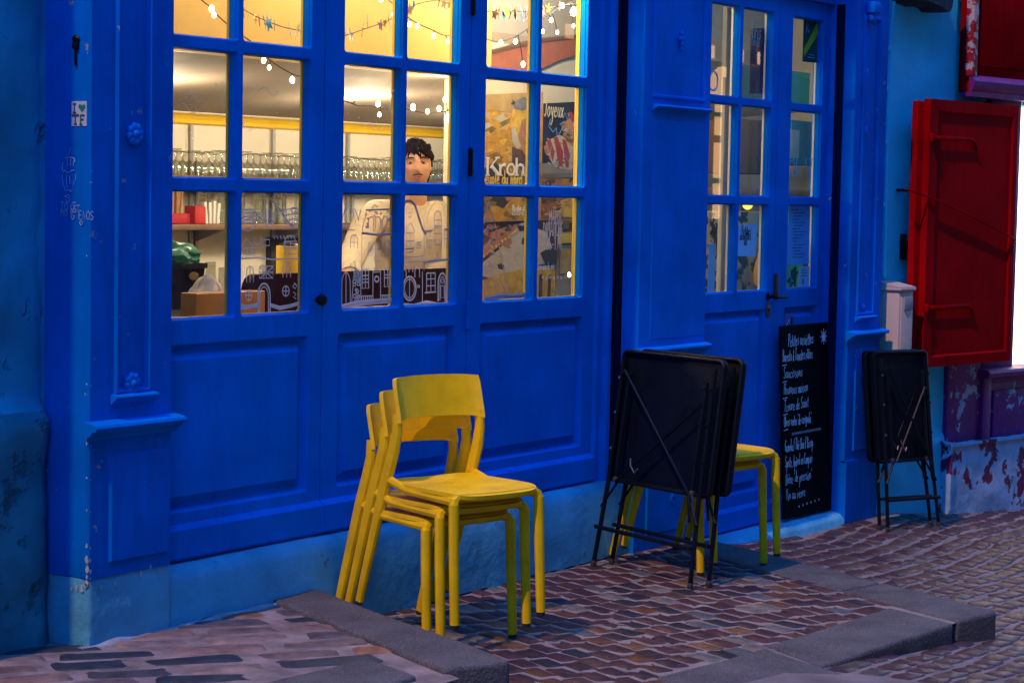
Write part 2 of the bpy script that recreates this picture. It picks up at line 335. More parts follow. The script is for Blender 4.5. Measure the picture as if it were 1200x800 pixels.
# ------------------------------------------------------------------ single-stroke lettering (for chalk, marker and print)
GL = {
 'a': [[(.5,.45),(.25,.5),(.05,.3),(.05,.1),(.25,0),(.45,.12),(.5,.45),(.48,.1),(.58,0)]],
 'b': [[(.1,1),(.08,.0),(.1,.3),(.3,.5),(.5,.3),(.4,.03),(.08,.03)]],
 'c': [[(.45,.42),(.28,.5),(.08,.3),(.1,.08),(.28,0),(.48,.1)]],
 'd': [[(.45,.4),(.25,.5),(.05,.28),(.1,.03),(.3,.03),(.46,.2),(.52,1),(.48,.05),(.56,0)]],
 'e': [[(.08,.25),(.42,.3),(.38,.48),(.2,.5),(.06,.28),(.12,.05),(.3,0),(.48,.1)]],
 'f': [[(.5,.92),(.35,1),(.24,.8),(.2,0)],[(.05,.48),(.42,.5)]],
 'g': [[(.48,.42),(.25,.5),(.06,.3),(.2,.05),(.44,.2),(.48,.45),(.44,-.3),(.22,-.42),(.05,-.3)]],
 'h': [[(.1,1),(.08,0),(.14,.35),(.32,.5),(.44,.35),(.44,0)]],
 'i': [[(.12,.48),(.12,.05),(.22,0)],[(.14,.66),(.16,.7)]],
 'j': [[(.2,.48),(.18,-.3),(.02,-.4)],[(.2,.66),(.22,.7)]],
 'k': [[(.1,1),(.08,0)],[(.42,.5),(.1,.22),(.46,0)]],
 'l': [[(.12,1),(.1,.1),(.2,0)]],
 'm': [[(.06,.5),(.06,0),(.08,.35),(.22,.5),(.3,.35),(.3,0),(.34,.38),(.48,.5),(.58,.35),(.58,0)]],
 'n': [[(.08,.5),(.08,0),(.12,.35),(.3,.5),(.42,.35),(.44,0)]],
 'o': [[(.28,.5),(.08,.35),(.08,.12),(.26,0),(.46,.12),(.46,.38),(.28,.5)]],
 'p': [[(.1,.5),(.06,-.45)],[(.1,.35),(.3,.5),(.48,.3),(.36,.03),(.08,.06)]],
 'q': [[(.46,.42),(.25,.5),(.06,.28),(.2,.02),(.44,.2),(.48,.48),(.46,-.45)]],
 'r': [[(.08,.5),(.08,0),(.12,.32),(.26,.48),(.38,.46)]],
 's': [[(.4,.44),(.24,.5),(.1,.38),(.36,.16),(.24,0),(.06,.06)]],
 't': [[(.2,.85),(.16,.1),(.26,0),(.38,.06)],[(.02,.52),(.38,.55)]],
 'u': [[(.08,.5),(.08,.12),(.22,0),(.4,.14),(.44,.5),(.44,.08),(.54,0)]],
 'v': [[(.05,.5),(.22,0),(.42,.5)]],
 'w': [[(.04,.5),(.14,0),(.28,.4),(.42,0),(.56,.5)]],
 'x': [[(.06,.5),(.44,0)],[(.44,.5),(.06,0)]],
 'y': [[(.08,.5),(.1,.2),(.26,.08),(.44,.5),(.38,-.2),(.2,-.42),(.05,-.3)]],
 'z': [[(.06,.48),(.42,.48),(.06,0),(.46,.02)]],
 'A': [[(.02,0),(.3,1),(.58,0)],[(.12,.35),(.48,.38)]],
 'B': [[(.1,0),(.1,1),(.42,.92),(.44,.62),(.12,.52),(.5,.42),(.5,.08),(.1,0)]],
 'C': [[(.55,.82),(.34,1),(.08,.7),(.06,.3),(.28,0),(.56,.16)]],
 'D': [[(.1,0),(.1,1),(.42,.88),(.54,.5),(.42,.1),(.1,0)]],
 'E': [[(.5,1),(.1,1),(.1,0),(.52,0)],[(.1,.52),(.42,.52)]],
 'F': [[(.52,1),(.1,1),(.1,0)],[(.1,.52),(.42,.52)]],
 'G': [[(.55,.82),(.34,1),(.08,.7),(.06,.3),(.28,0),(.54,.12),(.54,.45),(.34,.45)]],
 'H': [[(.1,1),(.08,0)],[(.5,1),(.5,0)],[(.08,.5),(.52,.52)]],
 'I': [[(.2,1),(.2,0)]],
 'J': [[(.4,1),(.4,.15),(.25,0),(.05,.12)]],
 'K': [[(.1,1),(.1,0)],[(.52,1),(.1,.45),(.55,0)]],
 'M': [[(.05,0),(.1,1),(.32,.4),(.56,1),(.6,0)]],
 'N': [[(.08,0),(.1,1),(.5,0),(.52,1)]],
 'O': [[(.3,1),(.06,.7),(.06,.28),(.3,0),(.56,.28),(.54,.72),(.3,1)]],
 'P': [[(.1,0),(.12,1),(.4,1),(.54,.76),(.4,.5),(.12,.48)]],
 'R': [[(.1,0),(.1,1),(.42,.95),(.5,.72),(.38,.52),(.1,.5),(.54,0)]],
 'S': [[(.5,.86),(.3,1),(.1,.8),(.2,.55),(.46,.38),(.44,.1),(.24,0),(.06,.12)]],
 'T': [[(.02,.98),(.58,1)],[(.3,1),(.28,0)]],
 'V': [[(.04,1),(.28,0),(.54,1)]],
 '0': [[(.28,1),(.06,.6),(.1,.2),(.28,0),(.48,.3),(.46,.75),(.28,1)]],
 '1': [[(.08,.75),(.26,1),(.26,0)]],
 '2': [[(.06,.78),(.26,1),(.46,.75),(.06,0),(.5,.02)]],
 '3': [[(.08,.9),(.3,1),(.44,.76),(.2,.54),(.48,.28),(.28,0),(.06,.1)]],
 '5': [[(.46,1),(.12,1),(.1,.58),(.38,.58),(.48,.28),(.3,0),(.06,.08)]],
 '7': [[(.06,1),(.48,1),(.2,0)]],
 '-': [[(.08,.35),(.4,.37)]], '.': [[(.1,0),(.14,.04)]], ',': [[(.14,.05),(.06,-.14)]], '/': [[(.04,-.1),(.42,1)]],
 "'": [[(.14,1),(.12,.78)]], '"': [[(.08,1),(.06,.8)],[(.22,1),(.2,.8)]], ' ': [], '&': [[(.5,.1),(.2,.8),(.32,1),(.4,.8),(.06,.25),(.2,0),(.52,.45)]],
 'è': [[(.08,.25),(.42,.3),(.38,.48),(.2,.5),(.06,.28),(.12,.05),(.3,0),(.48,.1)],[(.2,.8),(.32,.64)]],
 'é': [[(.08,.25),(.42,.3),(.38,.48),(.2,.5),(.06,.28),(.12,.05),(.3,0),(.48,.1)],[(.2,.64),(.34,.8)]],
 'ï': [[(.12,.48),(.12,.05),(.22,0)],[(.06,.66),(.08,.7)],[(.2,.66),(.22,.7)]],
 'ô': [[(.28,.5),(.08,.35),(.08,.12),(.26,0),(.46,.12),(.46,.38),(.28,.5)],[(.14,.62),(.28,.78),(.42,.62)]],
 '*': [[(.3,.95),(.3,.05)],[(-.1,.5),(.7,.5)],[(.05,.85),(.55,.15)],[(.05,.15),(.55,.85)]],
}
WID = {'i': .28, 'l': .28, 'j': .3, 'I': .38, '.': .24, ',': .24, "'": .24, '"': .34, ' ': .34, 'm': .68, 'w': .64, 'M': .7, 'r': .42, 't': .42, 's': .46, 'ï': .3, '-': .48}
def write(mb, text, o, u, v, size, thick, slant=0.0, jit=0.0, width=1.0, n=3, out=None, rnd=None):
    """strokes of text from baseline origin o along u, height along v"""
    o, u, v = Vector(o), Vector(u).normalized(), Vector(v).normalized(); x = 0.0; rnd = rnd or random.Random(len(text) + 3)
    nrm = u.cross(v)
    for ch in text:
        dy = rnd.uniform(-jit, jit)
        for st in GL.get(ch, []):
            pts = [o + u * (size * width * (x + a + slant * b)) + v * (size * (b + dy)) for a, b in st]
            mb.tube(pts, thick, n=4, flatr=0.35, up=v if False else None)
        x += WID.get(ch, .58) + .04
    return x * size * width
def stroke(mb, pts, r, n=4, flatr=0.5): mb.tube(pts, r, n=n, flatr=flatr)
# ================================================================== GROUND
def lerp_tab(x, xs, ys):
    if x <= xs[0]: return ys[0]
    for a, b, c, d in zip(xs, xs[1:], ys, ys[1:]):
        if x <= b: return c + (d - c) * (x - a) / (b - a)
    return ys[-1]
def zstreet(x, y):
    zf = lerp_tab(x, [3.6, 4.87, 5.8, 6.65, 7.5, 10, 40], [-.03, -.12, -.125, -.19, -.215, -.34, -1.5])
    zs = -0.075 * (max(min(x, 14), -4) - 1.73)
    t = max(0.0, min(1.3, (-y - .1) / 1.7)); return zf + (zs - zf) * t
def inpoly(x, y, P):
    c = False; j = len(P) - 1
    for i in range(len(P)):
        if (P[i][1] > y) != (P[j][1] > y) and x < (P[j][0] - P[i][0]) * (y - P[i][1]) / (P[j][1] - P[i][1]) + P[i][0]: c = not c
        j = i
    return c
KL_R0, KL_R1, KL_L1, KL_L0 = (1.137, -.085), (.615, -1.26), (.385, -1.175), (.90, -.085)      # left kerb stone
KR_I0, KR_I1, KR_O1, KR_O0 = (3.555, -.09), (2.731, -1.816), (3.013, -1.862), (3.86, -.09)    # right kerb stone
S2 = [(2.832, -1.505), (2.69, -1.818), (1.73, -1.745), (1.90, -1.455)]                          # front kerb stones
S3 = [(1.850, -1.475), (1.672, -1.86), (.95, -1.86), (1.25, -1.39)]
TERR_BED = [KL_R0, (3.6, -.085), (2.74, -1.81), (1.74, -1.735), (.90, -1.85), (.40, -1.86), (.40, -1.30), KL_R1]
TERR = [(1.13, -.06), (3.61, -.06), (2.89, -1.54), (1.89, -1.50), (1.60, -1.41), (1.24, -1.43), (.97, -1.86), (.40, -1.86), (.40, -1.30), (.60, -1.27)]
PAVE = [(-6, -.02), (-.02, .04), (1.03, -.09), (.60, -.98), (.46, -1.0), (.43, -.85), (-.05, -.84), (-6, -.80)]
NOSTREET = [(-7, .2), (3.70, .2), (2.86, -1.80), (1.8, -1.74), (.6, -1.74), (.5, -1.2), (-7, -1.2)]

def sett_mesh(name, w, d, h, seed, mtl, dome=0.006, jit=0.10):
    rd = random.Random(seed); m = MB(); n = 12
    base = []; sk = rd.uniform(-jit, jit) * .4
    for sx, sy, fl in ((1, 1, 0), (-1, 1, 1), (-1, -1, 0), (1, -1, 1)):
        jx, jy = rd.uniform(-jit, jit * .5), rd.uniform(-jit, jit * .5); rx_, ry_ = rd.uniform(.26, .48) * d / w, rd.uniform(.26, .48)
        c3 = [(1 - .0, 1 - ry_), (1 - rx_ * .28, 1 - ry_ * .28), (1 - rx_, 1 - .0)]
        if fl: c3 = c3[::-1]
        for x, y in c3: base.append((sx * (x + jx * .6) + sk * sy * .35, sy * (y + jy)))
    tz = [rd.uniform(-.003, .003) for _ in range(n)]
    def loop(f, z, tt): return [(x * w / 2 * f, y * d / 2 * f, z + tz[i] * tt) for i, (x, y) in enumerate(base)]
    L = m.loft([loop(1.0, -h, 0), loop(1.0, -.011, 1), loop(.965, -.004, 1), loop(.86, 0, 1)])
    c = m.bm.verts.new((rd.uniform(-.1, .1) * w, rd.uniform(-.1, .1) * d, dome))
    top = L[-1]
    for i in range(n): m._f((top[i], top[(i + 1) % n], c))
    me = bpy.data.meshes.new(name); bmesh.ops.recalc_face_normals(m.bm, faces=m.bm.faces); m.bm.to_mesh(me); m.bm.free(); me.materials.append(mtl)
    me.polygons.foreach_set('use_smooth', [True] * len(me.polygons)); me.set_sharp_from_angle(angle=R(50)); return me
def lay(parent, name, poly, rowdir, pitch, length, meshes, zfun, limit=300, jit=.010, curve=0.0, box=None, stuff=None, sizej=.07, seed=5, skip=None, shear=0.0, lenj=.22, turn=.05):
    """rows of stones in running bond inside poly; the nearest `limit` are single parts, the rest one stuff part"""
    rd = random.Random(seed); a = math.atan2(rowdir[1], rowdir[0]); ca, sa = math.cos(a), math.sin(a)
    xs = [p[0] for p in poly]; ys = [p[1] for p in poly]; cx, cy = (min(xs) + max(xs)) / 2, (min(ys) + max(ys)) / 2
    rad = max(max(xs) - min(xs), max(ys) - min(ys)); out = []
    for i in range(int(-rad / pitch), int(rad / pitch)):
        off = (i % 2) * .5 * length + rd.uniform(-.08, .08) * length; t = -rad + off
        while t < rad:
            ln = length * (1 + rd.uniform(-lenj, lenj)); u = t + ln / 2; t += ln
            v = i * pitch + rd.uniform(-jit, jit) * .75 + curve * math.sin(u * 2.4)
            x = cx + u * ca - v * sa; y = cy + u * sa + v * ca
            if not inpoly(x, y, poly) or (skip and skip(x, y)): continue
            da = curve * 2.4 * math.cos(u * 2.4)
            out.append((x, y, a + da + rd.uniform(-turn, turn), ln / length, rd.randrange(len(meshes)), rd.uniform(1 - sizej, 1 + sizej)))
    out.sort(key=lambda q: (q[0] - CAM.x) ** 2 + (q[1] - CAM.y) ** 2)
    vis = []; rest = []
    for q in out:
        p = Vector((q[0], q[1], zfun(q[0], q[1]))) - CAM; c = ROT.transposed() @ p; px, py = 600 - FL * c.x / c.z, 400 + FL * c.y / c.z
        (vis if (c.z < 0 and -30 < px < 1230 and py < 835) else rest).append(q)
    rest = vis[limit:] + rest; vis = vis[:limit]
    def place(q):
        e = .05
        x, y = q[0], q[1]; z = zfun(x, y); nx = -(zfun(x + e, y) - zfun(x - e, y)) / (2 * e); ny = -(zfun(x, y + e) - zfun(x, y - e)) / (2 * e)
        nrm = Vector((nx + rd.uniform(-.025, .025), ny + rd.uniform(-.025, .025), 1)).normalized()
        ux = Vector((math.cos(q[2]), math.sin(q[2]), 0)); ux = (ux - nrm * ux.dot(nrm)).normalized(); uy = nrm.cross(ux)
        m = Matrix((ux, uy, nrm)).transposed().to_4x4(); m.translation = Vector((x, y, z + rd.uniform(-.0012, .0012)))
        return m @ Matrix(((1, shear, 0, 0), (0, 1, 0, 0), (0, 0, 1, 0), (0, 0, 0, 1))) @ Matrix.Diagonal((q[3], q[5], 1, 1))
    for q in vis:
        o = bpy.data.objects.new(name, meshes[q[4]]); COL.objects.link(o); o.parent = parent; o.matrix_local = place(q)
    if rest and stuff:
        b = MB()
        for q in rest:
            t = bmesh.new(); t.from_mesh(meshes[q[4]]); b.add(t, place(q))
        o = b.build(stuff[0], stuff[1], parent, ang=50); o['kind'] = 'stuff'
    return len(vis), len(rest)

# street sheet, one mesh out to the horizon
xs = [-150, -70, -30, -14] + [-8 + .2 * i for i in range(40)] + [0 + .1 * i for i in range(101)] + [10.5, 11, 12, 14, 18, 30, 70, 150]
ys = [-150, -70, -30, -14, -9, -7, -5, -4, -3.4] + [-3 + .1 * i for i in range(32)]
b = MB(); grid = {}
def gv(i, j):
    if (i, j) not in grid: grid[i, j] = b.bm.verts.new((xs[i], ys[j], zstreet(xs[i], ys[j]) - .0045 + .002 * mnoise.noise((xs[i] * 3, ys[j] * 3, 0))))
    return grid[i, j]
for i in range(len(xs) - 1):
    for j in range(len(ys) - 1):
        if inpoly((xs[i] + xs[i + 1]) / 2, (ys[j] + ys[j + 1]) / 2, NOSTREET): continue
        b._f((gv(i, j), gv(i + 1, j), gv(i + 1, j + 1), gv(i, j + 1)))
street = tag(b.build('street', MORTD), 'sloping cobbled street running downhill past the shopfronts', kind='structure')
b = MB()
for P, z in ((TERR_BED, -.0022),): b.poly([(x, y, z) for x, y in P])
terrace = tag(b.build('terrace_paving', MORT, smooth=False), 'level forecourt of reddish porphyry setts between two granite kerbs', kind='structure')
b = MB(); b.poly([(x, y, .1345) for x, y in ((-6, -.02), (-.02, .04), (.895, -.09), (.375, -1.235), (-6, -1.20))])
pave = tag(b.build('pavement', MORTP, smooth=False), 'raised pavement of long flat stones left of the yellow chairs', kind='structure')
SM = [sett_mesh('sett', .134, .0690, .05, 20 + i, SETTS, dome=.0022, jit=.06) for i in range(7)]
SM2 = [sett_mesh('cobble', .144, .090, .05, 40 + i, SETTR, dome=.0035, jit=.15) for i in range(7)]
SM3 = [sett_mesh('paving_stone', .272, .100, .06, 60 + i, FLAG, dome=.003, jit=.16) for i in range(6)]
print('terrace', lay(terrace, 'sett', TERR, (-.59, -.807), .0785, .146, SM, lambda x, y: 0.0, 300, curve=.020, shear=-.52, lenj=.09, jit=.003, turn=.018, stuff=('distant_setts', SETTS), seed=3))
STR = [(3.86, -.11), (3.00, -1.74), (3.04, -1.84), (2.74, -1.80), (1.75, -1.72), (1.70, -2.7), (3.5, -2.7), (9.5, -1.2), (9.5, -.45), (7.5, -.36), (6.62, -.20), (5.80, -.14), (5.30, -.14)]
print('street', lay(street, 'cobble', STR, (.97, .10), .104, .155, SM2, zstreet, 300, jit=.014, lenj=.26, turn=.035, curve=.014, stuff=('distant_cobbles', SETTR), seed=8, sizej=.10))
print('pave', lay(pave, 'paving_stone', PAVE, (.80, -.60), .128, .31, SM3, lambda x, y: .138, 120, seed=9, sizej=.14, stuff=('far_paving_stones', FLAG)))

def stone(name, poly, ztop, zbot, parent, mtl, bev=.014, dz=None, lab=None):
    """a hewn slab: plan polygon with worn, bevelled arrises"""
    cx = sum(p[0] for p in poly) / len(poly); cy = sum(p[1] for p in poly) / len(poly)
    t = bmesh.new(); zt = [ztop + (dz[i] if dz else 0) for i in range(len(poly))]
    top = [t.verts.new((p[0], p[1], zt[i])) for i, p in enumerate(poly)]; bot = [t.verts.new((p[0], p[1], zbot)) for p in poly]
    t.faces.new(top); t.faces.new(bot[::-1]); n = len(poly)
    for i in range(n): t.faces.new((top[i], bot[i], bot[(i + 1) % n], top[(i + 1) % n]))
    bmesh.ops.recalc_face_normals(t, faces=t.faces)
    bmesh.ops.bevel(t, geom=[e for e in t.edges], offset=bev, segments=3, profile=.6, affect='EDGES')
    bmesh.ops.subdivide_edges(t, edges=[e for e in t.edges if e.calc_length() > .12], cuts=4, use_grid_fill=True)
    for v in t.verts:
        v.co += Vector((mnoise.noise(v.co * 6), mnoise.noise(v.co * 6 + Vector((9, 0, 0))), mnoise.noise(v.co * 5 + Vector((0, 7, 0))))) * .007
    m = MB(); m.add(t); o = m.build(name, mtl, parent, ang=45)
    if lab: o['label'] = lab
    return o
stone('kerb_stone', [KL_R0, KL_R1, KL_L1, KL_L0], .151, -.06, pave, GRAN, .016, lab='long granite kerb stone running from the facade to the street')
stone('kerb_stone', [(.40, -.885), (.27, -1.155), (-.55, -1.155), (-.55, -.855)], .147, -.05, pave, GRAN, .012)
stone('kerb_stone', [(-.57, -.855), (-.57, -1.155), (-1.6, -1.155), (-1.6, -.845)], .147, -.05, pave, GRAN, .012)
stone('kerb_stone', [KR_I0, (3.02, -1.21), (3.31, -1.25), KR_O0], .004, -.16, terrace, GRAN, .012)
stone('kerb_stone', [(3.012, -1.222), KR_I1, KR_O1, (3.30, -1.262)], .006, -.20, terrace, GRAN, .016)
stone('kerb_stone', S2, .004, -.20, terrace, GRAN, .014)
stone('kerb_stone', S3, .004, -.14, terrace, GRAN, .014)
# fallen leaves lying on the stones
def leaf(px, py, z, s, col, rz, lab):
    m = MB(); p = [(0, -1), (.5, -.4), (.42, .3), (0, 1), (-.42, .3), (-.5, -.4)]
    c = m.bm.verts.new((0, 0, .10 * s)); vs = [m.bm.verts.new((x * s, y * s, .25 * s * abs(x))) for x, y in p]
    for i in range(6): m._f((vs[i], vs[(i + 1) % 6], c))
    g = G(px, py, z); tag(m.build('fallen_leaf', col, None, loc=(g.x, g.y, z + .006), rot=(0.1, .15, rz)), lab, 'leaf')
LEAFC = mat('dry_leaf', (.34, .10, .02), .7, .2, 40)
leaf(1098, 766, zstreet(2.55, -1.9), .026, LEAFC, .9, 'dry orange leaf lying on the street below the low kerb')
leaf(1115, 642, -.215, .026, LEAFC, .2, 'small orange leaf on the cobbles right of the far folded table')
# ================================================================== THE BLUE CAFE
cafe = empty('cafe_building', (0, 0, 0), 0, 'deep blue panelled cafe shopfront with lit paned doors and pilasters', 'building')

def lump(t, amp, sc, cuts_len=.06):
    for _ in range(6):
        es = [e for e in t.edges if e.calc_length() > cuts_len]
        if not es or len(t.verts) > 30000: break
        bmesh.ops.subdivide_edges(t, edges=es, cuts=1, use_grid_fill=True)
    t.normal_update()
    for v in t.verts:
        n = mnoise.noise(v.co * sc) + .5 * mnoise.noise(v.co * sc * 2.7 + Vector((3, 1, 5)))
        v.co += v.normal * (n * amp)

# ---- masonry base and sill
m = MB(); t = bmesh.new()
prof = [(.06, .316), (-.035, .316), (-.066, .302), (-.082, .272), (-.088, .12), (-.094, -.10), (.06, -.10)]
nx = 60
L = [[t.verts.new((.36 + (3.30 - .36) * i / nx, y + .006 * mnoise.noise((i * .4, z * 5, 0)) - (.012 * mnoise.noise((i * .17, z * 3, 4)) if z < .25 and y < 0 else 0), z + (.004 * mnoise.noise((i * .3, 3, y * 9)) if z > .2 else 0))) for y, z in prof] for i in range(nx + 1)]
for a, c in zip(L, L[1:]):
    for k in range(len(prof)): t.faces.new((a[k], a[(k + 1) % len(prof)], c[(k + 1) % len(prof)], c[k]))
m.add(t); m.build('stone_sill', LBLUE, cafe, ang=50)
def lumpy_box(name, x0, x1, y0, y1, z0, z1, mtl, parent, amp=.008, sc=5, cl=.07, bev=.012, lab=None):
    t = bmesh.new(); bmesh.ops.create_cube(t, size=1)
    for v in t.verts: v.co = Vector(((x0 + x1) / 2 + v.co.x * (x1 - x0), (y0 + y1) / 2 + v.co.y * (y1 - y0), (z0 + z1) / 2 + v.co.z * (z1 - z0)))
    if bev: bmesh.ops.bevel(t, geom=list(t.edges), offset=bev, segments=2, profile=.6, affect='EDGES')
    lump(t, amp, sc, cl); m = MB(); m.add(t); o = m.build(name, mtl, parent, ang=60)
    if lab: o['label'] = lab
    return o
lumpy_box('plinth', .004, .362, -.118, .14, .02, .352, LBLUE, cafe, .006, 6)

def extrx(prof, x0, x1, name, parent, mtl=BLUE, ret=None):
    m = MB(); m.extr_x(prof, x0, x1); return m.build(name, mtl, parent, ang=25)
def rosette(x, y, z, r, parent, broken=0):
    m = MB()
    for k in range(8 - broken):
        a = 2 * math.pi * k / 8 + .2; m.sphere((x + math.cos(a) * r * .62, y, z + math.sin(a) * r * .62), r * .40, 8, 6, (1, .55, 1))
    m.sphere((x, y - r * .12, z), r * .36, 8, 6, (1, .9, 1)); m.lathe([(r * .75, 0), (r * .7, .006), (.001, .006)], (x, y - .004, z), 14, 'Y')
    return m.build('rosette', BLUE, parent)
def ledge(x0, x1, y, z, parent, p=.045, h=.05, name='ledge'):
    prof = [(y + .004, z), (y - p * .55, z - h * .10), (y - p * .92, z - h * .18), (y - p, z - h * .32), (y - p * .9, z - h * .48), (y - p * .6, z - h * .52), (y - p * .45, z - h * .72), (y - p * .2, z - h * .8), (y - p * .15, z - h), (y + .004, z - h)]
    return extrx(prof, x0, x1, name, parent)

# ---- first pilaster (beside the sticker)
p1 = MB(); X1 = .355; YP = -.12
p1.box(0, X1, -.10, .30, .345, 3.05, .003, 1)
xa, xb = F(134, 300, YP).x, F(177, 300, YP).x; zl = F(155, 461, YP).z; zt = F(150, 494, YP).z
p1.cell((0, X1, .345, zt), (F(127, 600, YP).x, X1 - .012, .385, F(150, 529, YP).z), .004, [(0, YP), (.007, YP - .009)], 1, True)
p1.cell((0, X1, zt, 3.05), (xa, xb, zl, 2.98), .004, [(0, YP), (.006, YP - .010), (.012, YP - .010), (.020, YP + .006)], 1, True)
for a, b2 in (((0, .345), (0, 3.05)), ((X1, .345), (X1, 3.05))): p1.poly([(a[0], YP, a[1]), (b2[0], YP, b2[1]), (b2[0], -.098, b2[1]), (a[0], -.098, a[1])])
p1.poly([(0, YP, .345), (X1, YP, .345), (X1, -.09, .345), (0, -.09, .345)])
pil1 = p1.build('pilaster', BLUEB, cafe, ang=20)
ledge(-.022, X1 + .022, YP, F(150, 489, YP).z, pil1, .05, .058)
ledge(xa - .012, xb + .012, YP - .004, zl + .004, pil1, .024, .03)
q = F(157, 157, YP); rosette(q.x, YP - .004, q.z, .036, pil1)
q = F(154, 449, YP); rosette(q.x, YP - .004, q.z, .036, pil1, 1)
# cable clip and black hole on the return
q = XP(90, 50, 0); m = MB(); m.sphere((-.004, q.y, q.z + .01), .016, 8, 6, (.5, 1, .8)); m.box(-.012, .002, q.y - .012, q.y + .010, q.z - .02, q.z, .003); m.tube([(-.006, q.y, q.z - .02), (-.008, q.y - .002, q.z - .05), (-.004, q.y, q.z - .07)], .004)
m.build('cable_clip', IRON, pil1)
# sticker and pen scribble on the return
st = MB(); a, c = XP(84.5, 119, 0), XP(102, 148, 0); st.box(-.0025, .0, c.y, a.y, c.z, a.z, .0006, 1)
STK = flat('sticker_paper', (.50, .60, .66)); o = st.build('sticker', STK, pil1)
m = MB()
def YZ(px, py, off=-.004): q = XP(px, py, 0); return Vector((off, q.y, q.z))
def yzline(mb, pts, w): mb.tube([YZ(*p) for p in pts], w, 4, .6)
for pts in ([(88.3, 122), (88.3, 132)], [(86.6, 122), (90, 122)], [(86.6, 132), (90, 132)], [(85.6, 135.4), (93.4, 135.6)], [(85.6, 134.6), (93.4, 134.8)], [(89.4, 135), (89.4, 145.5)], [(88, 145.5), (91, 145.5)], [(95.6, 135), (95.6, 145.8)], [(95.6, 135), (100, 135.4)], [(95.6, 140), (99, 140.2)], [(94.4, 145.8), (97.4, 145.8)]): yzline(m, pts, .0028)
m.build('sticker_letters', flat('sticker_ink', (.05, .10, .13)), o)
m = MB(); hp = [(97, 131.5), (93.2, 126.5), (92.8, 123.8), (94.6, 122.2), (96.8, 124.0), (99.2, 122.4), (101, 124.2), (100.4, 127)]
m.prism([YZ(*p, -.0026) for p in hp], (-.0012, 0, 0)); m.build('sticker_heart', flat('heart_green', (.01, .22, .15)), o)
m = MB()
for pts in ([(84, 173), (83, 177), (82, 180), (80, 183)], [(75, 190), (74, 197), (76, 203)], [(77, 186), (79, 184.5), (84, 184.5), (88, 186), (89, 190)], [(76, 199), (79, 202), (83, 202)], [(84, 201), (88, 199)],
            [(80, 203), (79, 212), (80, 220)], [(74, 205), (75, 215), (78, 224)], [(90, 204), (89.6, 211)], [(88, 212), (87, 218)], [(79, 223), (82, 222), (84, 225), (86, 223)], [(77, 230), (81, 228), (84, 230), (81, 232), (77, 230)], [(78, 234), (81, 238), (83, 233)], [(83, 206), (83, 216)], [(80, 186), (80, 195)], [(84, 186), (84, 194)], [(87, 188), (87.5, 195)]): yzline(m, pts, .0014)
write(m, 'TOUT', YZ(72, 247), (0, -1, 0), (0, 0, 1), .026, .0012); write(m, 'EST', YZ(83.5, 249), (0, -1, 0), (0, 0, 1), .022, .0012)
write(m, 'MOUT', YZ(72, 253.5), (0, -1, 0), (0, 0, 1), .022, .0012); write(m, 'GUENOS', YZ(84, 257), (0, -1, 0), (0, 0, 1), .026, .0012)
yzline(m, [(96, 264), (94, 260.5), (95, 259), (96.4, 260.3), (98, 259.4), (98.6, 261), (96, 264)], .0012)
m.build('pen_scribble', flat('scribble_ink', (.30, .46, .60)), pil1)

m = MB()                                          # mortar fillet and dark open joint where the wall meets the paving
rdf = random.Random(7)
m.tube([(x, -.112 - .012 * mnoise.noise((x * 5, 1, 0)), .128 + .004 * mnoise.noise((x * 7, 2, 0))) for x in [-.03 + .03 * i for i in range(33)]], [.012 + .010 * (.5 + mnoise.noise((i * .31, 4, 1))) for i in range(33)], 7); m.build('mortar_fillet', mat('fillet_mortar', (.34, .36, .40), .85, .3, 9, .9, 30), cafe, ang=60)
m = MB(); m.tube([(x, -.090 - .006 * mnoise.noise((x * 6, 1, 0)), -.002) for x in [1.10 + .04 * i for i in range(55)]], [.004 + .006 * rdf.random() for i in range(55)], 5); m.build('open_joint', BLACK, cafe, ang=60)
m = MB(); rdc = random.Random(12)                   # flakes of bare undercoat along the worn corner
def flake(p, u, v, s_):
    pts = [p + u * (math.cos(a) * s_ * rdc.uniform(.35, 1.0)) + v * (math.sin(a) * s_ * 1.7 * rdc.uniform(.35, 1.0)) for a in [2 * math.pi * i / 7 for i in range(7)]]; m.poly(pts)
for py, s_ in ((512, .008), (505, .005), (520, .004), (598, .004), (640, .006), (655, .010), (667, .011), (676, .006), (684, .009), (560, .004), (450, .003), (300, .003)):
    q = XP(103.5, py, 0); flake(Vector((-.0012, q.y + .006, q.z)), Vector((0, 1, 0)), Vector((0, 0, 1)), s_); flake(Vector((.003, YP - .0012, q.z - .004)), Vector((1, 0, 0)), Vector((0, 0, 1)), s_ * .7)
for px, py, s_ in ((96, 690, .010), (90, 688, .008), (100, 686, .009), (84, 690, .005)): q = XP(px, py, 0); flake(Vector((-.0012, q.y, q.z)), Vector((0, 1, 0)), Vector((0, 0, 1)), s_)
for px, py, s_ in ((165, 672, .009), (176, 664, .007), (135, 684, .006), (187, 668, .008), (118, 688, .007)): q = F(px, py, YP); flake(Vector((q.x, YP - .0012, q.z)), Vector((1, 0, 0)), Vector((0, 0, 1)), s_)
m.build('bare_flakes', mat('bare_undercoat', (.42, .46, .46), .8, .3, 40), pil1, smooth=False)['kind'] = 'stuff'
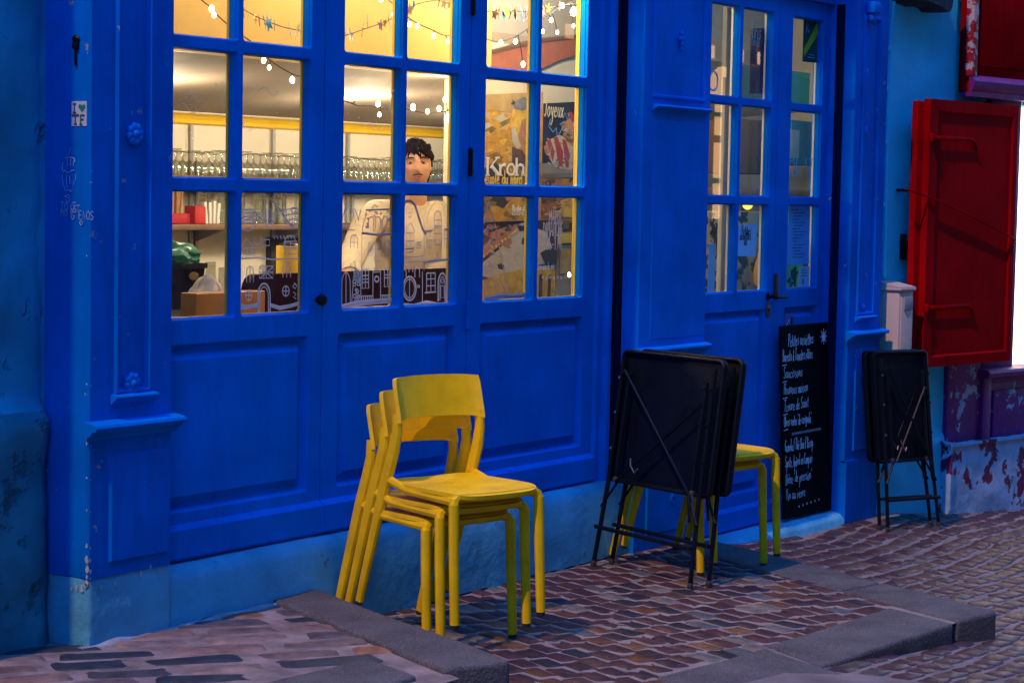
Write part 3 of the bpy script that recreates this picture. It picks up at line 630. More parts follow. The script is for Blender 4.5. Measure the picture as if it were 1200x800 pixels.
# ---- second pilaster
p2 = MB(); XA, XB = 3.27, 3.862
p2.box(XA, XB, -.10, .10, -.15, 3.05, .003, 1)
ztop = F(796, 130, YP).z; zlow = F(800, 408, YP).z
pa, pb = F(763, 300, YP).x, F(826, 300, YP).x
p2.cell((XA, XB, ztop, 3.05), (F(765, 60, YP).x, F(829, 60, YP).x - .01, ztop + .045, 2.98), .004, [(0, YP), (.006, YP - .008), (.014, YP - .008), (.020, YP + .004)], 1, True)
p2.cell((XA, XB, zlow, ztop), (pa, pb, zlow + .05, ztop - .05), .004, [(0, YP), (.004, YP - .003)], 1, True)
p2.cell((XA, XB, -.15, zlow), (pa, pb, .06, zlow - .06), .004, [(0, YP), (.007, YP - .008)], 1, True)
for x in (XA, XB): p2.poly([(x, YP, -.15), (x, YP, 3.05), (x, -.098, 3.05), (x, -.098, -.15)])
pil2 = p2.build('pilaster', BLUE, cafe, ang=20)
ledge(F(764, 127, YP).x, F(829, 127, YP).x, YP, F(796, 124, YP).z, pil2, .03, .034)
ledge(XA - .015, XB + .015, YP, zlow + .02, pil2, .035, .045)
q = F(798, 47, YP); m = MB()
for k, (dx, dz, r) in enumerate(((0, .028, .012), (-.014, .004, .014), (.013, .006, .011), (.002, -.018, .013), (-.004, -.040, .009))): m.sphere((q.x + dx, YP - .004, q.z + dz), r, 8, 6, (1, .7, 1))
o = m.build('chipped_ornament', BLUE, pil2)
q = F(787, 584, YP); m = MB(); m.lathe([(.034, 0), (.034, -.006), (.028, -.010), (.024, -.006), (.020, -.012), (.013, -.012), (.010, -.005), (.001, -.005)], (q.x, YP, q.z), 20, 'Y'); m.build('round_cap', BLUE, pil2)

# ---- third pilaster
p3 = MB(); XC, XD = 5.40, 5.792
p3.box(XC, XD, -.10, .12, -.22, 3.05, .003, 1)
z3 = F(1010, 392, YP).z
fa, fb = F(1006, 250, YP).x, F(1026, 250, YP).x
p3.cell((XC, XD, z3, 3.05), (fa, fb, z3 + .10, F(1020, 19, YP).z), .004, [(0, YP), (.006, YP - .010), (.014, YP - .010), (.022, YP + .006)], 1, True)
p3.cell((XC, XD, .20, z3), (F(1000, 470, YP).x, XD - .02, .24, z3 - .07), .004, [(0, YP), (.006, YP - .008)], 1, True)
p3.cell((XC, XD, -.22, .20), (XC + .05, XD - .05, -.15, .15), .004, [(0, YP - .012)], 1, True)
p3.poly([(XC, YP, .20), (XD, YP, .20), (XD, YP - .012, .19), (XC, YP - .012, .19)])
for x in (XC, XD):
    p3.poly([(x, YP, .20), (x, YP, 3.05), (x, -.098, 3.05), (x, -.098, .20)]); p3.poly([(x, YP - .012, -.22), (x, YP - .012, .19), (x, -.098, .19), (x, -.098, -.22)])
pil3 = p3.build('pilaster', BLUEB, cafe, ang=20)
ledge(XC - .02, XD + .02, YP, F(1010, 386, YP).z, pil3, .05, .055)
ledge(fa - .01, fb + .01, YP - .004, z3 + .10, pil3, .024, .03)
q = F(1003, 152, YP); rosette(fa + .05, YP - .004, q.z, .020, pil3); q = F(1010, 360, YP); rosette((fa + fb) / 2 - .02, YP - .004, q.z + .0, .022, pil3)
q = F(1018, 14, YP); m = MB(); m.box(fa + .02, fa + .10, YP - .05, YP, q.z - .01, q.z + .05, .01); m.box(fa + .03, fa + .09, YP - .035, YP, q.z - .05, q.z - .012, .012); m.build('corbel', BLUE, pil3)

# ---- fascia, cornice and the wall over the shop
m = MB(); m.box(-.02, 5.82, -.13, .30, 3.05, 3.62, .01); m.build('fascia', BLUE, cafe)
extrx([(.2, 3.62), (-.13, 3.62), (-.14, 3.66), (-.165, 3.72), (-.17, 3.76), (-.17, 3.80), (.2, 3.82)], -.06, 5.86, 'cornice', cafe)
m = MB(); m.box(-.02, 5.80, .02, .40, 3.80, 8.0); m.build('upper_wall', NWALL, cafe, smooth=False)
m = MB(); m.box(.355, XA, -.02, .10, 2.60, 3.05, .004); m.box(XB, XC, 0, .12, 2.53, 3.05, .004); m.build('lintel', BLUE, cafe)
# dark broken corbel under the eaves at the right
q = F(1070, 8, -.10); m = MB(); t = bmesh.new(); bmesh.ops.create_cube(t, size=1)
for v in t.verts: v.co = Vector((q.x + v.co.x * .42 + (.10 if v.co.z > 0 else -.05) * v.co.x, -.13 + v.co.y * .22, q.z + .09 + v.co.z * (.17 + .08 * v.co.x)))
lump(t, .020, 9, .03); m.add(t); m.build('weathered_corbel', SLATE, cafe, ang=60)

# ---- door jamb mouldings
m = MB(); m.extr_z([(3.098, .06), (3.098, .004), (3.112, -.010), (3.138, -.010), (3.142, .004), (3.150, .004), (3.154, -.020), (3.170, -.030), (3.196, -.030), (3.202, -.016), (3.214, -.016), (3.220, -.004), (3.224, -.004), (3.224, .06)], .316, 2.60)
m.build('door_frame', BLUE, cafe, ang=20)
m = MB(); m.box(5.43, 5.50, -.01, .10, -.06, 2.53, .004); m.build('door_frame', BLUE, cafe)
m = MB(); m.box(3.86, 3.945, .0, .10, -.06, 2.53, .004); m.build('door_frame', BLUE, cafe)

m = MB(); m.box(3.225, 3.2692, .10, .14, -.1, 2.6); m.box(3.260, 3.2694, -.036, .0995, -.1, 2.6); m.build('gap_shade_strip', BLACK, cafe, smooth=False)  # black back of the slot, plus a dark strip painting shade on the return
m = MB(); m.box(5.390, 5.3994, -.054, -.0105, -.06, 2.53); m.build('gap_shade_strip', BLACK, cafe, smooth=False)  # dark strip painting the shade on the inner part of this return
# ---- the glazed leaves
WHITEG = mat('white_gloss_paint', (.66, .66, .62), .4, .05, 4)
def door_leaf(x0, x1, y0, zb, zpan, cols, rows, ztop, panel, kick, lab):
    """cols=[(x0,x1)] rows=[(z0,z1)] pane openings at the front face"""
    m = MB()
    xe = [x0] + [(a[1] + b[0]) / 2 for a, b in zip(cols, cols[1:])] + [x1]
    ze = [zpan] + [(a[1] + b[0]) / 2 for a, b in zip(rows, rows[1:])] + [ztop]
    P = [(0, y0), (.002, y0 + .003), (.003, y0 + .010), (.006, y0 + .013), (.0065, y0 + .034)]
    inner = MB()
    for i, c in enumerate(cols):
        for j, r in enumerate(rows):
            m.cell((xe[i], xe[i + 1], ze[j], ze[j + 1]), (c[0], c[1], r[0], r[1]), .016, P, 4)
            inner.cell((xe[i], xe[i + 1], ze[j], ze[j + 1]), (c[0] + .002, c[1] - .002, r[0] + .002, r[1] - .002), .014, [(0, y0 + .049), (.0055, y0 + .047), (.0055, y0 + .0362)], 4)
    px0, px1, pz0, pz1 = panel
    m.cell((x0, x1, zb, zpan), (px0, px1, pz0, pz1), .012, [(0, y0), (.004, y0 + .005), (.009, y0 + .022), (.013, y0 + .028), (.022, y0 + .029), (.026, y0 + .027), (.050, y0 + .008), (.053, y0 + .004)], 3, True)
    for a, b2 in (((x0, zb), (x0, ztop)), ((x0, ztop), (x1, ztop)), ((x1, ztop), (x1, zb)), ((x1, zb), (x0, zb))):
        m.poly([(a[0], y0, a[1]), (b2[0], y0, b2[1]), (b2[0], y0 + .049, b2[1]), (a[0], y0 + .049, a[1])])
    m.extr_x([(y0 + .002, kick), (y0 - .024, kick - .018), (y0 - .024, zb + .012), (y0 - .010, zb), (y0 + .002, zb)], x0, x1)
    leaf_o = m.build('door_leaf', BLUE, cafe, ang=20); leaf_o['label'] = lab
    inner.build('inner_frame', YIN if y0 == 0 else WHITEG, leaf_o, ang=20)
    bk = MB(); bk.box(x0, x1, y0 + .036, y0 + .048, zb, zpan - .01); bk.build('back_board', YIN if y0 == 0 else WHITEG, leaf_o, smooth=False)
    for c in cols:
        for r in rows:
            g = MB(); g.poly([(c[0] + .002, y0 + .0350, r[0] + .002), (c[1] - .002, y0 + .0350, r[0] + .002), (c[1] - .002, y0 + .0350, r[1] - .002), (c[0] + .002, y0 + .0350, r[1] - .002)]); g.build('pane', GLASS, leaf_o, smooth=False)
    return leaf_o
ROWS = [(1.108, 1.532), (1.568, 1.992), (2.026, 2.470)]
lf1 = door_leaf(.330, 1.254, 0, .322, 1.060, [(.440, .800), (.823, 1.186)], ROWS, 2.597, (.430, 1.186, .478, 1.030), .442, 'leftmost glazed door leaf beside the first pilaster')
lf2 = door_leaf(1.260, 2.148, 0, .322, 1.060, [(1.368, 1.716), (1.740, 2.082)], ROWS, 2.597, (1.352, 2.075, .478, 1.030), .442, 'middle glazed door leaf behind the stack of chairs')
lf3 = door_leaf(2.155, 3.095, 0, .322, 1.060, [(2.258, 2.626), (2.650, 3.006)], ROWS, 2.597, (2.246, 3.012, .478, 1.030), .442, 'third glazed door leaf with posters behind its panes')
ROWS2 = [(1.086, 1.512), (1.545, 1.982), (2.012, 2.445)]
lf4 = door_leaf(3.945, 4.828, .03, -.058, 1.035, [(4.060, 4.424), (4.452, 4.768)], ROWS2, 2.527, (4.055, 4.755, .11, 1.000), .055, 'wide glazed entrance leaf right of the broad pilaster')
lf5 = door_leaf(4.834, 5.428, .03, -.058, 1.035, [(4.980, 5.332)], ROWS2, 2.527, (4.965, 5.345, .11, 1.000), .055, 'narrow glazed entrance leaf behind the chalkboard')
m = MB(); m.box(1.20, 1.31, .0495, .056, .33, 2.59); m.box(2.10, 2.20, .0495, .056, .33, 2.59); m.box(3.0, 3.12, .0495, .056, .33, 2.59); m.box(.30, .40, .0495, .056, .33, 2.59); m.build('meeting_strip', YIN, cafe, smooth=False)
m = MB(); m.box(4.79, 4.87, .0795, .086, -.05, 2.52); m.build('meeting_strip', BEIGE, cafe, smooth=False)
for zz in (F(552, 8, 0).z + .02, F(549, 190, 0).z, F(547, 370, 0).z):
    m = MB(); m.lathe([(.004, -.055), (.010, -.050), (.010, .050), (.004, .055)], (2.150, -.008, zz), 10); m.box(2.152, 2.176, -.005, .001, zz - .045, zz - .03, .001, 1); m.build('hinge', BLUE if zz < 1.2 else IRON, lf3)
q = F(372, 351, 0); m = MB(); m.lathe([(.012, 0), (.012, -.012), (.021, -.016), (.022, -.026), (.016, -.032), (.001, -.033)], (q.x, 0, q.z), 16, 'Y'); m.build('door_knob', IRON, lf1)
# entrance handle, lock plate, pull
q = F(903, 347, .03); m = MB(); m.lathe([(.020, 0), (.020, -.008), (.009, -.012), (.009, -.050), (.001, -.052)], (q.x - .03, .03, q.z), 12, 'Y'); m.tube([(q.x - .03, -.016, q.z), (q.x + .06, -.018, q.z - .004), (q.x + .085, -.018, q.z - .002)], .009, 8); m.build('door_handle', IRON, lf4)
q = F(907.5, 338, .03); m = MB(); m.box(q.x - .012, q.x + .012, .008, .0295, q.z - .055, q.z + .075, .005); m.build('pull_bar', mat('brown_bakelite', (.10, .07, .06), .5), lf5)
q = F(899, 363, .03); m = MB(); m.box(q.x - .022, q.x + .018, .020, .0295, q.z - .032, q.z + .032, .006); m.lathe([(.009, 0), (.009, -.012), (.001, -.012)], (q.x - .004, .020, q.z), 10, 'Y'); m.build('lock_plate', mat('aged_brass', (.12, .10, .08), .5, metal=.5), lf4)
# entrance threshold
m = MB(); t = bmesh.new(); nx = 40
prof = [(.10, -.062), (-.05, -.062), (-.105, -.074), (-.128, -.10), (-.134, -.26), (.10, -.26)]
L = [[t.verts.new((3.862 + (5.41 - 3.862) * i / nx, y + .008 * mnoise.noise((i * .35, z * 5, 7)), z + .005 * mnoise.noise((i * .35, 3, y * 9)))) for y, z in prof] for i in range(nx + 1)]
for a, c in zip(L, L[1:]):
    for k in range(len(prof)): t.faces.new((a[k], a[(k + 1) % len(prof)], c[(k + 1) % len(prof)], c[k]))
t.faces.new(L[0]); t.faces.new(L[-1][::-1]); m.add(t); m.build('threshold', LBLUE, cafe, ang=50)

# ---- the cafe room
def slab(name, x0, x1, y0, y1, z0, z1, mtl, lab=None):
    m = MB(); m.box(x0, x1, y0, y1, z0, z1); o = m.build(name, mtl, cafe, smooth=False)
    if lab: o['label'] = lab
    return o
slab('floor', -.6, 9.7, .12, 2.5, -.10, .05, FLOORM)
slab('back_wall', -.6, 6.4, 2.40, 2.5, .05, 3.0, WHITEW)
slab('back_wall', 6.401, 9.7, 2.40, 2.5, .05, 3.0, mat('entrance_wall', (.46, .42, .34), .7, .12, 3))
slab('side_wall', -.6, -.5, .30, 2.40, .05, 3.0, WHITEW)
slab('ceiling', -.6, 9.7, .12, 2.5, 3.0, 3.1, CEIL)

b_ = F(198, 58, .45)
m = MB(); m.extr_x([(.45, b_.z), (.45, 3.0), (.62, 3.0), (.62, b_.z + .01)], -.5, 2.95); m.build('yellow_beam', mat('warm_yellow_wall', (.72, .47, .12), .7, .05, 2), cafe, smooth=False)
za, zb_ = F(198, 132, 2.38).z, F(198, 145, 2.38).z
m = MB(); m.extr_x([(2.40, za), (2.36, za), (2.345, za - .012), (2.365, za - .03), (2.36, zb_ + .008), (2.385, zb_), (2.40, zb_)], -.5, 5.98); m.build('yellow_cornice', YIN, cafe, ang=20)
m = MB(); m.extr_x([(.621, 2.035), (2.355, za + .012), (2.40, za + .012), (2.40, 2.25), (.621, 2.25)], -.5, 6.4); m.build('low_ceiling', CEIL, cafe, smooth=False)
# short wall behind the poster leaf, with grey upper part and terracotta vault edge
m = MB(); m.box(2.96, 4.20, .60, .70, .05, 2.20); m.build('poster_wall', CREAM, cafe, smooth=False)
m = MB(); m.box(2.95, 4.30, .66, .74, 2.20, 3.0); m.build('poster_wall', GREYW, cafe, smooth=False)
pts = [F(563, 66, .58), F(600, 56, .58), F(640, 48, .58), F(692, 42, .58), F(692, 62, .58), F(660, 69, .58), F(628, 83, .58), F(563, 82, .58)]
m = MB(); m.prism(pts, (0, .10, 0)); m.build('terracotta_beam', TERRA, cafe, smooth=False)
pts = [F(563, 63, .575), F(600, 53, .575), F(640, 45, .575), F(692, 40, .575), F(692, 43, .575), F(640, 49, .575), F(600, 57, .575), F(563, 67, .575)]
m = MB(); m.prism(pts, (0, .09, 0)); m.build('beam_moulding', mat('dark_wood', (.10, .055, .03), .6), cafe, smooth=False)
slab('side_wall', 9.6, 9.7, .12, 2.40, .05, 3.0, CREAM)
# ================================================================== LEFT HOUSE
lh = empty('rendered_house', (-3, .07, 0), 0, 'rough blue-green rendered house wall left of the cafe', 'building')
t = bmesh.new(); bmesh.ops.create_grid(t, x_segments=1, y_segments=1, size=.5)
m = MB(); t.free(); t = bmesh.new()
nx, nz = 60, 110
zled = F(20, 482, .05).z
V = {}
for i in range(nx + 1):
    for j in range(nz + 1):
        x = -2.0 + 2.0 * i / nx; z = .02 + 3.4 * j / nz
        y = .064 - .012 * mnoise.noise((x * 4, 2, z * 4)) - .007 * mnoise.noise((x * 14, 2, z * 14)) + .02 * max(0, (x + .06) / .06) ** 2 * (x > -.06)
        k = 1 / (1 + math.exp((z - zled) / .008)); y -= k * (.050 + .016 * mnoise.noise((x * 8, 5, z * 6))) * (1 if x < -.05 else max(.0, (-.0 - x) / .05) ** .5)
        V[i, j] = t.verts.new((x + (.012 * mnoise.noise((9, 2, z * 6)) if i == nx else 0), y, z))
for i in range(nx):
    for j in range(nz):
        f = t.faces.new((V[i, j], V[i + 1, j], V[i + 1, j + 1], V[i, j + 1])); f.material_index = 1 if (.02 + 3.4 * j / nz) < zled - .01 else 0
m.bm.free(); m.bm = t; o = m.build('wall', [PLAST, PLAST2], None, ang=80); o.parent = lh; o.matrix_parent_inverse = Matrix.Translation((3, -.07, 0))
def inlh(o): o.parent = lh; o.matrix_parent_inverse = Matrix.Translation((3, -.07, 0)); return o
m = MB(); m.box(-7, 0, .075, .5, 0, 8); inlh(m.build('wall_core', PLAST, smooth=False))
m = MB(); m.box(-2.4, -2.0, -.105, .075, 0, 8); m.box(-7, -2.4, .05, .075, 0, 8); inlh(m.build('shade_pier', PLAST, smooth=False))  # unseen pier added to shade the pilaster return, with more wall beyond

# ================================================================== RIGHT NEIGHBOUR
nb = empty('red_shop', (NP.x, NP.y, 0), -NA, 'neighbouring shop with light blue wall, flaking purple base and red woodwork', 'building')
def NL(px, py, off=0.0): p = N(px, py, off) - NP; return p.dot(NT), p.z, off
def nbox(mb, s0, s1, o0, o1, z0, z1, bev=0.0): mb.box(s0, s1, -o1, -o0, z0, z1, bev)
S = lambda px, py, off=0.0: NL(px, py, off)[0]
Z = lambda px, py, off=0.0: NL(px, py, off)[1]
sA = S(1104, 500); sB = S(1143, 480)
m = MB(); t = bmesh.new(); nx, nz = 24, 100; V = {}
for i in range(nx + 1):
    for j in range(nz + 1):
        s_ = 0 + (sA + .02) * i / nx; z = -.35 + 3.6 * j / nz; V[i, j] = t.verts.new((s_, -.006 * mnoise.noise((s_ * 7, 1, z * 7)) - (.02 if z < .25 else 0), z))
for i in range(nx):
    for j in range(nz): t.faces.new((V[i, j], V[i + 1, j], V[i + 1, j + 1], V[i, j + 1]))
m.bm.free(); m.bm = t; m.build('wall', NWALL, nb, ang=80)
m = MB(); nbox(m, -.02, 9, -.10, -.03, -.5, 8); m.build('wall_core', NWALL, nb, smooth=False)
m = MB(); nbox(m, sA, 9, -.03, .0, Z(1160, 5), 8); m.build('wall', NWALL, nb, smooth=False)
# purple pilaster strip, framed panel and window sill
zs_ = Z(1170, 432)
m = MB(); nbox(m, sA, sB, 0, .03, Z(1120, 520), 2.1, .004); m.build('purple_pilaster', PURPF, nb)
m = MB(); m2 = nb
pz0, pz1 = Z(1175, 530), Z(1170, 446)
m.box(sB, 2.6, -.02, .0, pz0 - .10, zs_ - .03); m.build('stall_riser', PURPF, nb, smooth=False)
m = MB(); nbox(m, sB, sB + .085, .021, .05, pz0 - .06, zs_ - .02, .005); nbox(m, sB + .086, 2.6, .021, .05, pz1, zs_ - .02, .005); nbox(m, sB + .086, 2.6, .021, .05, pz0 - .06, pz0, .005); m.build('panel_frame', PURP, nb)
m = MB(); nbox(m, sB + .14, 2.5, .021, .034, pz0 + .05, pz1 - .05, .008); m.build('riser_panel', PURPF, nb)
m = MB(); m.extr_x([(0, zs_ + .02), (-.09, zs_ + .005), (-.10, zs_ - .01), (-.09, zs_ - .035), (0, zs_ - .04)], sB - .02, 2.7); m.build('window_sill', PURP, nb)
t = bmesh.new(); bmesh.ops.create_cube(t, size=1)
zb0, zb1 = -.42, Z(1125, 516)
for v in t.verts: v.co = Vector((sA - .03 + (v.co.x + .5) * 2.2, -.035 - (v.co.y - .0) * .07, zb0 + (v.co.z + .5) * (zb1 - zb0)))
bmesh.ops.bevel(t, geom=list(t.edges), offset=.015, segments=2, affect='EDGES'); lump(t, .007, 8, .05); m = MB(); m.add(t); m.build('masonry_base', NBASE, nb, ang=60)
# lit window with frame
wl, wz0, wz1 = S(1188, 300), zs_ + .02, Z(1195, 126)
m = MB(); nbox(m, wl - .02, 2.7, -.02, .010, wz0, wz1); m.build('lit_window', WLIT, nb, smooth=False)
m = MB(); nbox(m, sB, wl - .03, .0, .035, wz0 - .01, wz1 + .06, .004); nbox(m, wl + .031, 2.7, .0, .035, wz1 + .01, wz1 + .06, .004); m.build('window_frame', PURP, nb)
# red shutter, folded back; two leaves
oS = .16
s0, s1 = S(1086, 270, oS), S(1189, 270, oS); z0, z1 = Z(1130, 427, oS), Z(1130, 119, oS)
sh = empty('red_shutter', parent=nb); 
m = MB()
m.cell((s0, s1, z0, z1), (s0 + .080, s1 - .048, z0 + .055, z1 - .062), .004, [(0, -oS), (.004, -oS + .005), (.008, -oS + .009), (.009, -oS + .010)], 1, True)
for a, b2 in (((s0, z0), (s0, z1)), ((s0, z1), (s1, z1)), ((s1, z1), (s1, z0)), ((s1, z0), (s0, z0))): m.poly([(a[0], -oS, a[1]), (b2[0], -oS, b2[1]), (b2[0], -oS + .04, b2[1]), (a[0], -oS + .04, a[1])])
m.build('shutter_leaf', RED, sh, ang=20)
sl0 = S(1071, 270, oS - .05); m = MB(); m.box(sl0, s1 - .05, -oS + .046, -oS + .085, z0 + .02, z1 - .012, .004); m.build('shutter_leaf', RED, sh)
for py, px2 in ((161, 1143), (361, 1139)):
    za_ = Z(1085, py, oS); se = S(px2 - 3, py, oS); m = MB(); sh0 = s0 + .012
    m.box(sh0, se, -oS - .007, -oS - .001, za_ - .013, za_ + .013, .003); m.tube([(se - .005, -oS - .004, za_), (se + .03, -oS + .001, za_ - .02), (se + .05, -oS + .002, za_ - .05)], .009, 6); m.box(sh0 - .012, sh0 + .01, -oS - .02, -oS + .01, za_ - .022, za_ + .022, .004)
    for ds in (.05, .16): m.sphere((sh0 + ds, -oS - .013, za_), .007, 6, 5)
    m.build('iron_strap', RED, sh)
m = MB(); zc0, zc1 = Z(1066, 222, oS), Z(1190, 280, oS)
m.tube([(S(1066, 222, oS) - .0, -oS + .02, zc0), (s0 + .02, -oS - .012, Z(1090, 232, oS)), (S(1140, 255, oS), -oS - .012, Z(1140, 255, oS)), (s1 - .01, -oS - .012, zc1), (s1 + .004, -oS, zc1 - .01)], .0055, 6); m.build('tie_cable', RED, sh)
m = MB(); hs, hz = S(1060, 223, .03), Z(1058, 223, .03); m.tube([(hs - .03, .0, hz), (hs - .03, -.06, hz), (hs + .02, -.09, hz + .008), (hs + .05, -.11, hz - .012)], .008, 6); m.tube([(hs + .03, -.10, hz - .03), (hs + .02, -.07, hz - .09)], .006, 6); m.build('shutter_hook', IRON, sh)
m = MB(); hs, hz = S(1059, 287, .02), Z(1059, 287, .02); m.box(hs - .012, hs + .02, -.03, 0, hz - .08, hz + .06, .006); m.tube([(hs, -.03, hz + .05), (hs - .02, -.05, hz + .02), (hs, -.05, hz - .06)], .006, 6); m.build('wall_bracket', IRON, nb)
# red sign box above
oB = .10
b0 = S(1139, 60, oB); bz0 = Z(1150, 110, oB)
m = MB(); m.box(b0, b0 + 3.2, -oB, -.02, bz0, bz0 + 1.1, .006); bx = m.build('sign_box', RED, nb); bx['label'] = 'deep red boxed shop sign with flaking left edge'
m = MB(); m.extr_x([(-oB + .003, bz0 + .10), (-oB - .018, bz0 + .09), (-oB - .035, bz0 + .065), (-oB - .03, bz0 + .03), (-oB - .012, bz0 + .008), (-oB - .012, bz0 - .02), (-oB + .05, bz0 - .02), (-oB + .05, bz0 + .004), (-oB + .003, bz0 + .004)], b0 - .015, b0 + 3.2); m.build('box_moulding', PURP, bx)
m = MB(); m.box(b0 - .022, b0 + .030, -oB - .022, -oB + .03, bz0 + .09, bz0 + 1.12, .008); m.build('flaking_edge', REDP, bx)
m = MB(); nbox(m, b0 + .06, b0 + 3.1, oB + .001, oB + .012, bz0 + .15, bz0 + 1.05, .004); m.build('sign_panel', RED, bx)
# cable running down the wall
m = MB(); m.tube([(S(1047, 2, .02), -.02, Z(1047, 2, .02)), (S(1043, 60, .02), -.018, Z(1043, 60, .02)), (S(1040, 160, .02), -.018, Z(1040, 160, .02)), (S(1038, 250, .02), -.02, Z(1038, 250, .02)), (S(1036, 325, .02), -.02, Z(1036, 325, .02))], .011, 8); cb = m.build('wall_cable', NWALL, nb)
for px, py in ((1043, 58), (1039, 104), (1038, 166), (1036, 240)):
    m = MB(); m.box(S(px, py, .03) - .022, S(px, py, .03) + .014, -.034, 0, Z(px, py, .03) - .012, Z(px, py, .03) + .012, .003); m.build('cable_clip', NWALL, cb)
# electricity meter cabinet and its riser pipe
cf, cr = S(1054, 350, .17), S(1070, 350, .17); ct, cb_ = Z(1062, 341, .17), .28
mc = tag(empty('meter_cabinet', (0, 0, 0)), 'beige meter cabinet on the wall behind the far folded table', 'cabinet')
mc.location = NP; mc.rotation_euler = (0, 0, -NA)
m = MB(); m.box(cf, cr, -.17, -.032, cb_, ct, .006); m.build('body', BEIGE, mc)
m = MB(); m.box(cf - .012, cr + .012, -.184, -.032, ct + .001, ct + .018, .006); m.extr_x([(-.032, ct + .018), (-.18, ct + .018), (-.18, ct + .022), (-.032, ct + .050)], cf - .010, cr + .010); m.build('lid', BEIGE, mc)
m = MB(); m.box(cf + .010, cr - .010, -.178, -.171, cb_ + .03, ct - .03, .004); dd = m.build('door', BEIGE, mc)
m = MB(); wz = Z(1063, 352, .18); m.box(cf + .03, cr - .022, -.185, -.1785, wz - .05, wz + .02, .003); m.build('viewing_window', GREYP, dd)
m = MB(); rp = tag(empty('riser_pipe', (NP.x, NP.y, 0), -NA), 'beige pipe rising from the cobbles beside the last pilaster', 'pipe')
m.tube([(.035, -.06, -.16), (.035, -.06, .28)], .018, 10); m.build('pipe', BEIGE, rp)
m = MB(); m.box(.01, .06, -.085, 0, .10, .13, .004); m.build('pipe_clip', BEIGE, rp)

# ================================================================== HOUSE ACROSS THE STREET (seen mirrored in the entrance panes)
oh = empty('mirrored_or_unseen_house', (17.5, -6.6, 0), 0, 'stone house with arched glow panels standing for its lamplit front, mirrored in the entrance door panes', 'building')
m = MB(); m.box(-5, 9, -.6, -.10, -2.0, 6.0); m.build('wall', STONE, oh, smooth=False)
m = MB(); m.box(-5, 9, -.10, .10, 3.45, 3.62, .03); m.box(-5, 9, -.10, .02, 3.30, 3.44, .02); m.build('cornice', STONE, oh)
for x, w in ((-1.65, .70), (-.55, .75), (.72, .70), (1.9, .6)):
    m = MB(); pts = [(x - w / 2, -.098, .9), (x + w / 2, -.098, .9), (x + w / 2, -.098, 2.65)] + [(x + w / 2 * math.cos(a), -.098, 2.65 + w / 2 * math.sin(a)) for a in [math.pi * k / 10 for k in range(1, 10)]] + [(x - w / 2, -.098, 2.65)]
    m.prism(pts, (0, .02, 0)); wo = m.build('window', OPPL, oh, smooth=False)  # glowing panel added to stand for the lamplit stone front
    m = MB(); m.box(x - .03, x + .03, -.076, -.04, .9, 2.9); m.box(x - w / 2, x + w / 2, -.075, -.045, 1.7, 1.76); m.box(x - w / 2, x + w / 2, -.075, -.045, 2.45, 2.5); m.box(x - w / 2, x - w / 2 + .12, -.074, -.05, .9, 2.6); m.box(x - w / 2, x + w / 2, -.074, -.05, 2.16, 2.24); m.box(x - w / 2, x + w / 2, -.074, -.05, .9, 1.3); m.build('frame', WOOD, wo, smooth=False)
    m = MB(); m.box(x - w / 2 - .2, x - w / 2 - .02, -.10, -.05, .6, 2.9, .01); m.build('column', STONE, oh)
m = MB(); m.box(-4, 6, -.096, -.07, 3.10, 3.24); m.build('cornice_glow', OPPL, oh, smooth=False)  # added glow strip standing for the lamplit cornice band
for k in range(14): m = MB(); m.box(-3.6 + k * .7, -3.3 + k * .7, -.069, -.05, 3.09, 3.25); m.build('glow_break', WOOD, oh, smooth=False)  # dark blocks that break up the glow strip

# unseen houses put in across the street, tall and dark to block low sky
for hx, w_, hh, col in ((-9.0, 7.6, 13.5, (.10, .095, .09)), (-1.0, 8.0, 12.6, (.09, .085, .085)), (7.0, 7.6, 13.2, (.10, .09, .08))):
    o_ = empty('mirrored_or_unseen_house', (hx, -8.2, 0), 0, {-9.0: 'unseen grey stone house across the street blocking low sky, furthest uphill', -1.0: 'unseen dark stone house across the street blocking low sky, facing the cafe', 7.0: 'unseen stone house across the street blocking low sky, next to the mirrored one'}[hx], 'house', 'unseen houses across the street')
    m = MB(); m.box(0, w_, -5, 0, -2, hh, .02); m.build('wall', mat('unseen_house_stone', col, .85, .15, 2), o_)
    m = MB(); m.prism([(-.2, .3, hh), (-.2, -5.3, hh), (-.2, -2.5, hh + 2.2)], (w_ + .4, 0, 0)); m.build('roof', SLATE, o_, smooth=False)
    for fl in range(3):
        for k in range(3):
            m = MB(); x = 1.2 + k * 2.5; z = 3.6 + fl * 2.9; m.box(x - .5, x + .5, .001, .05, z, z + 1.6, .01); wo = m.build('window', mat('unseen_house_pane', (.02, .025, .03), .15), o_)
            m = MB(); m.box(x - .62, x - .51, .001, .08, z, z + 1.6); m.box(x + .51, x + .62, .001, .08, z, z + 1.6); m.box(x - .62, x + .62, .001, .09, z + 1.601, z + 1.74); m.build('frame', STONE, wo, smooth=False)

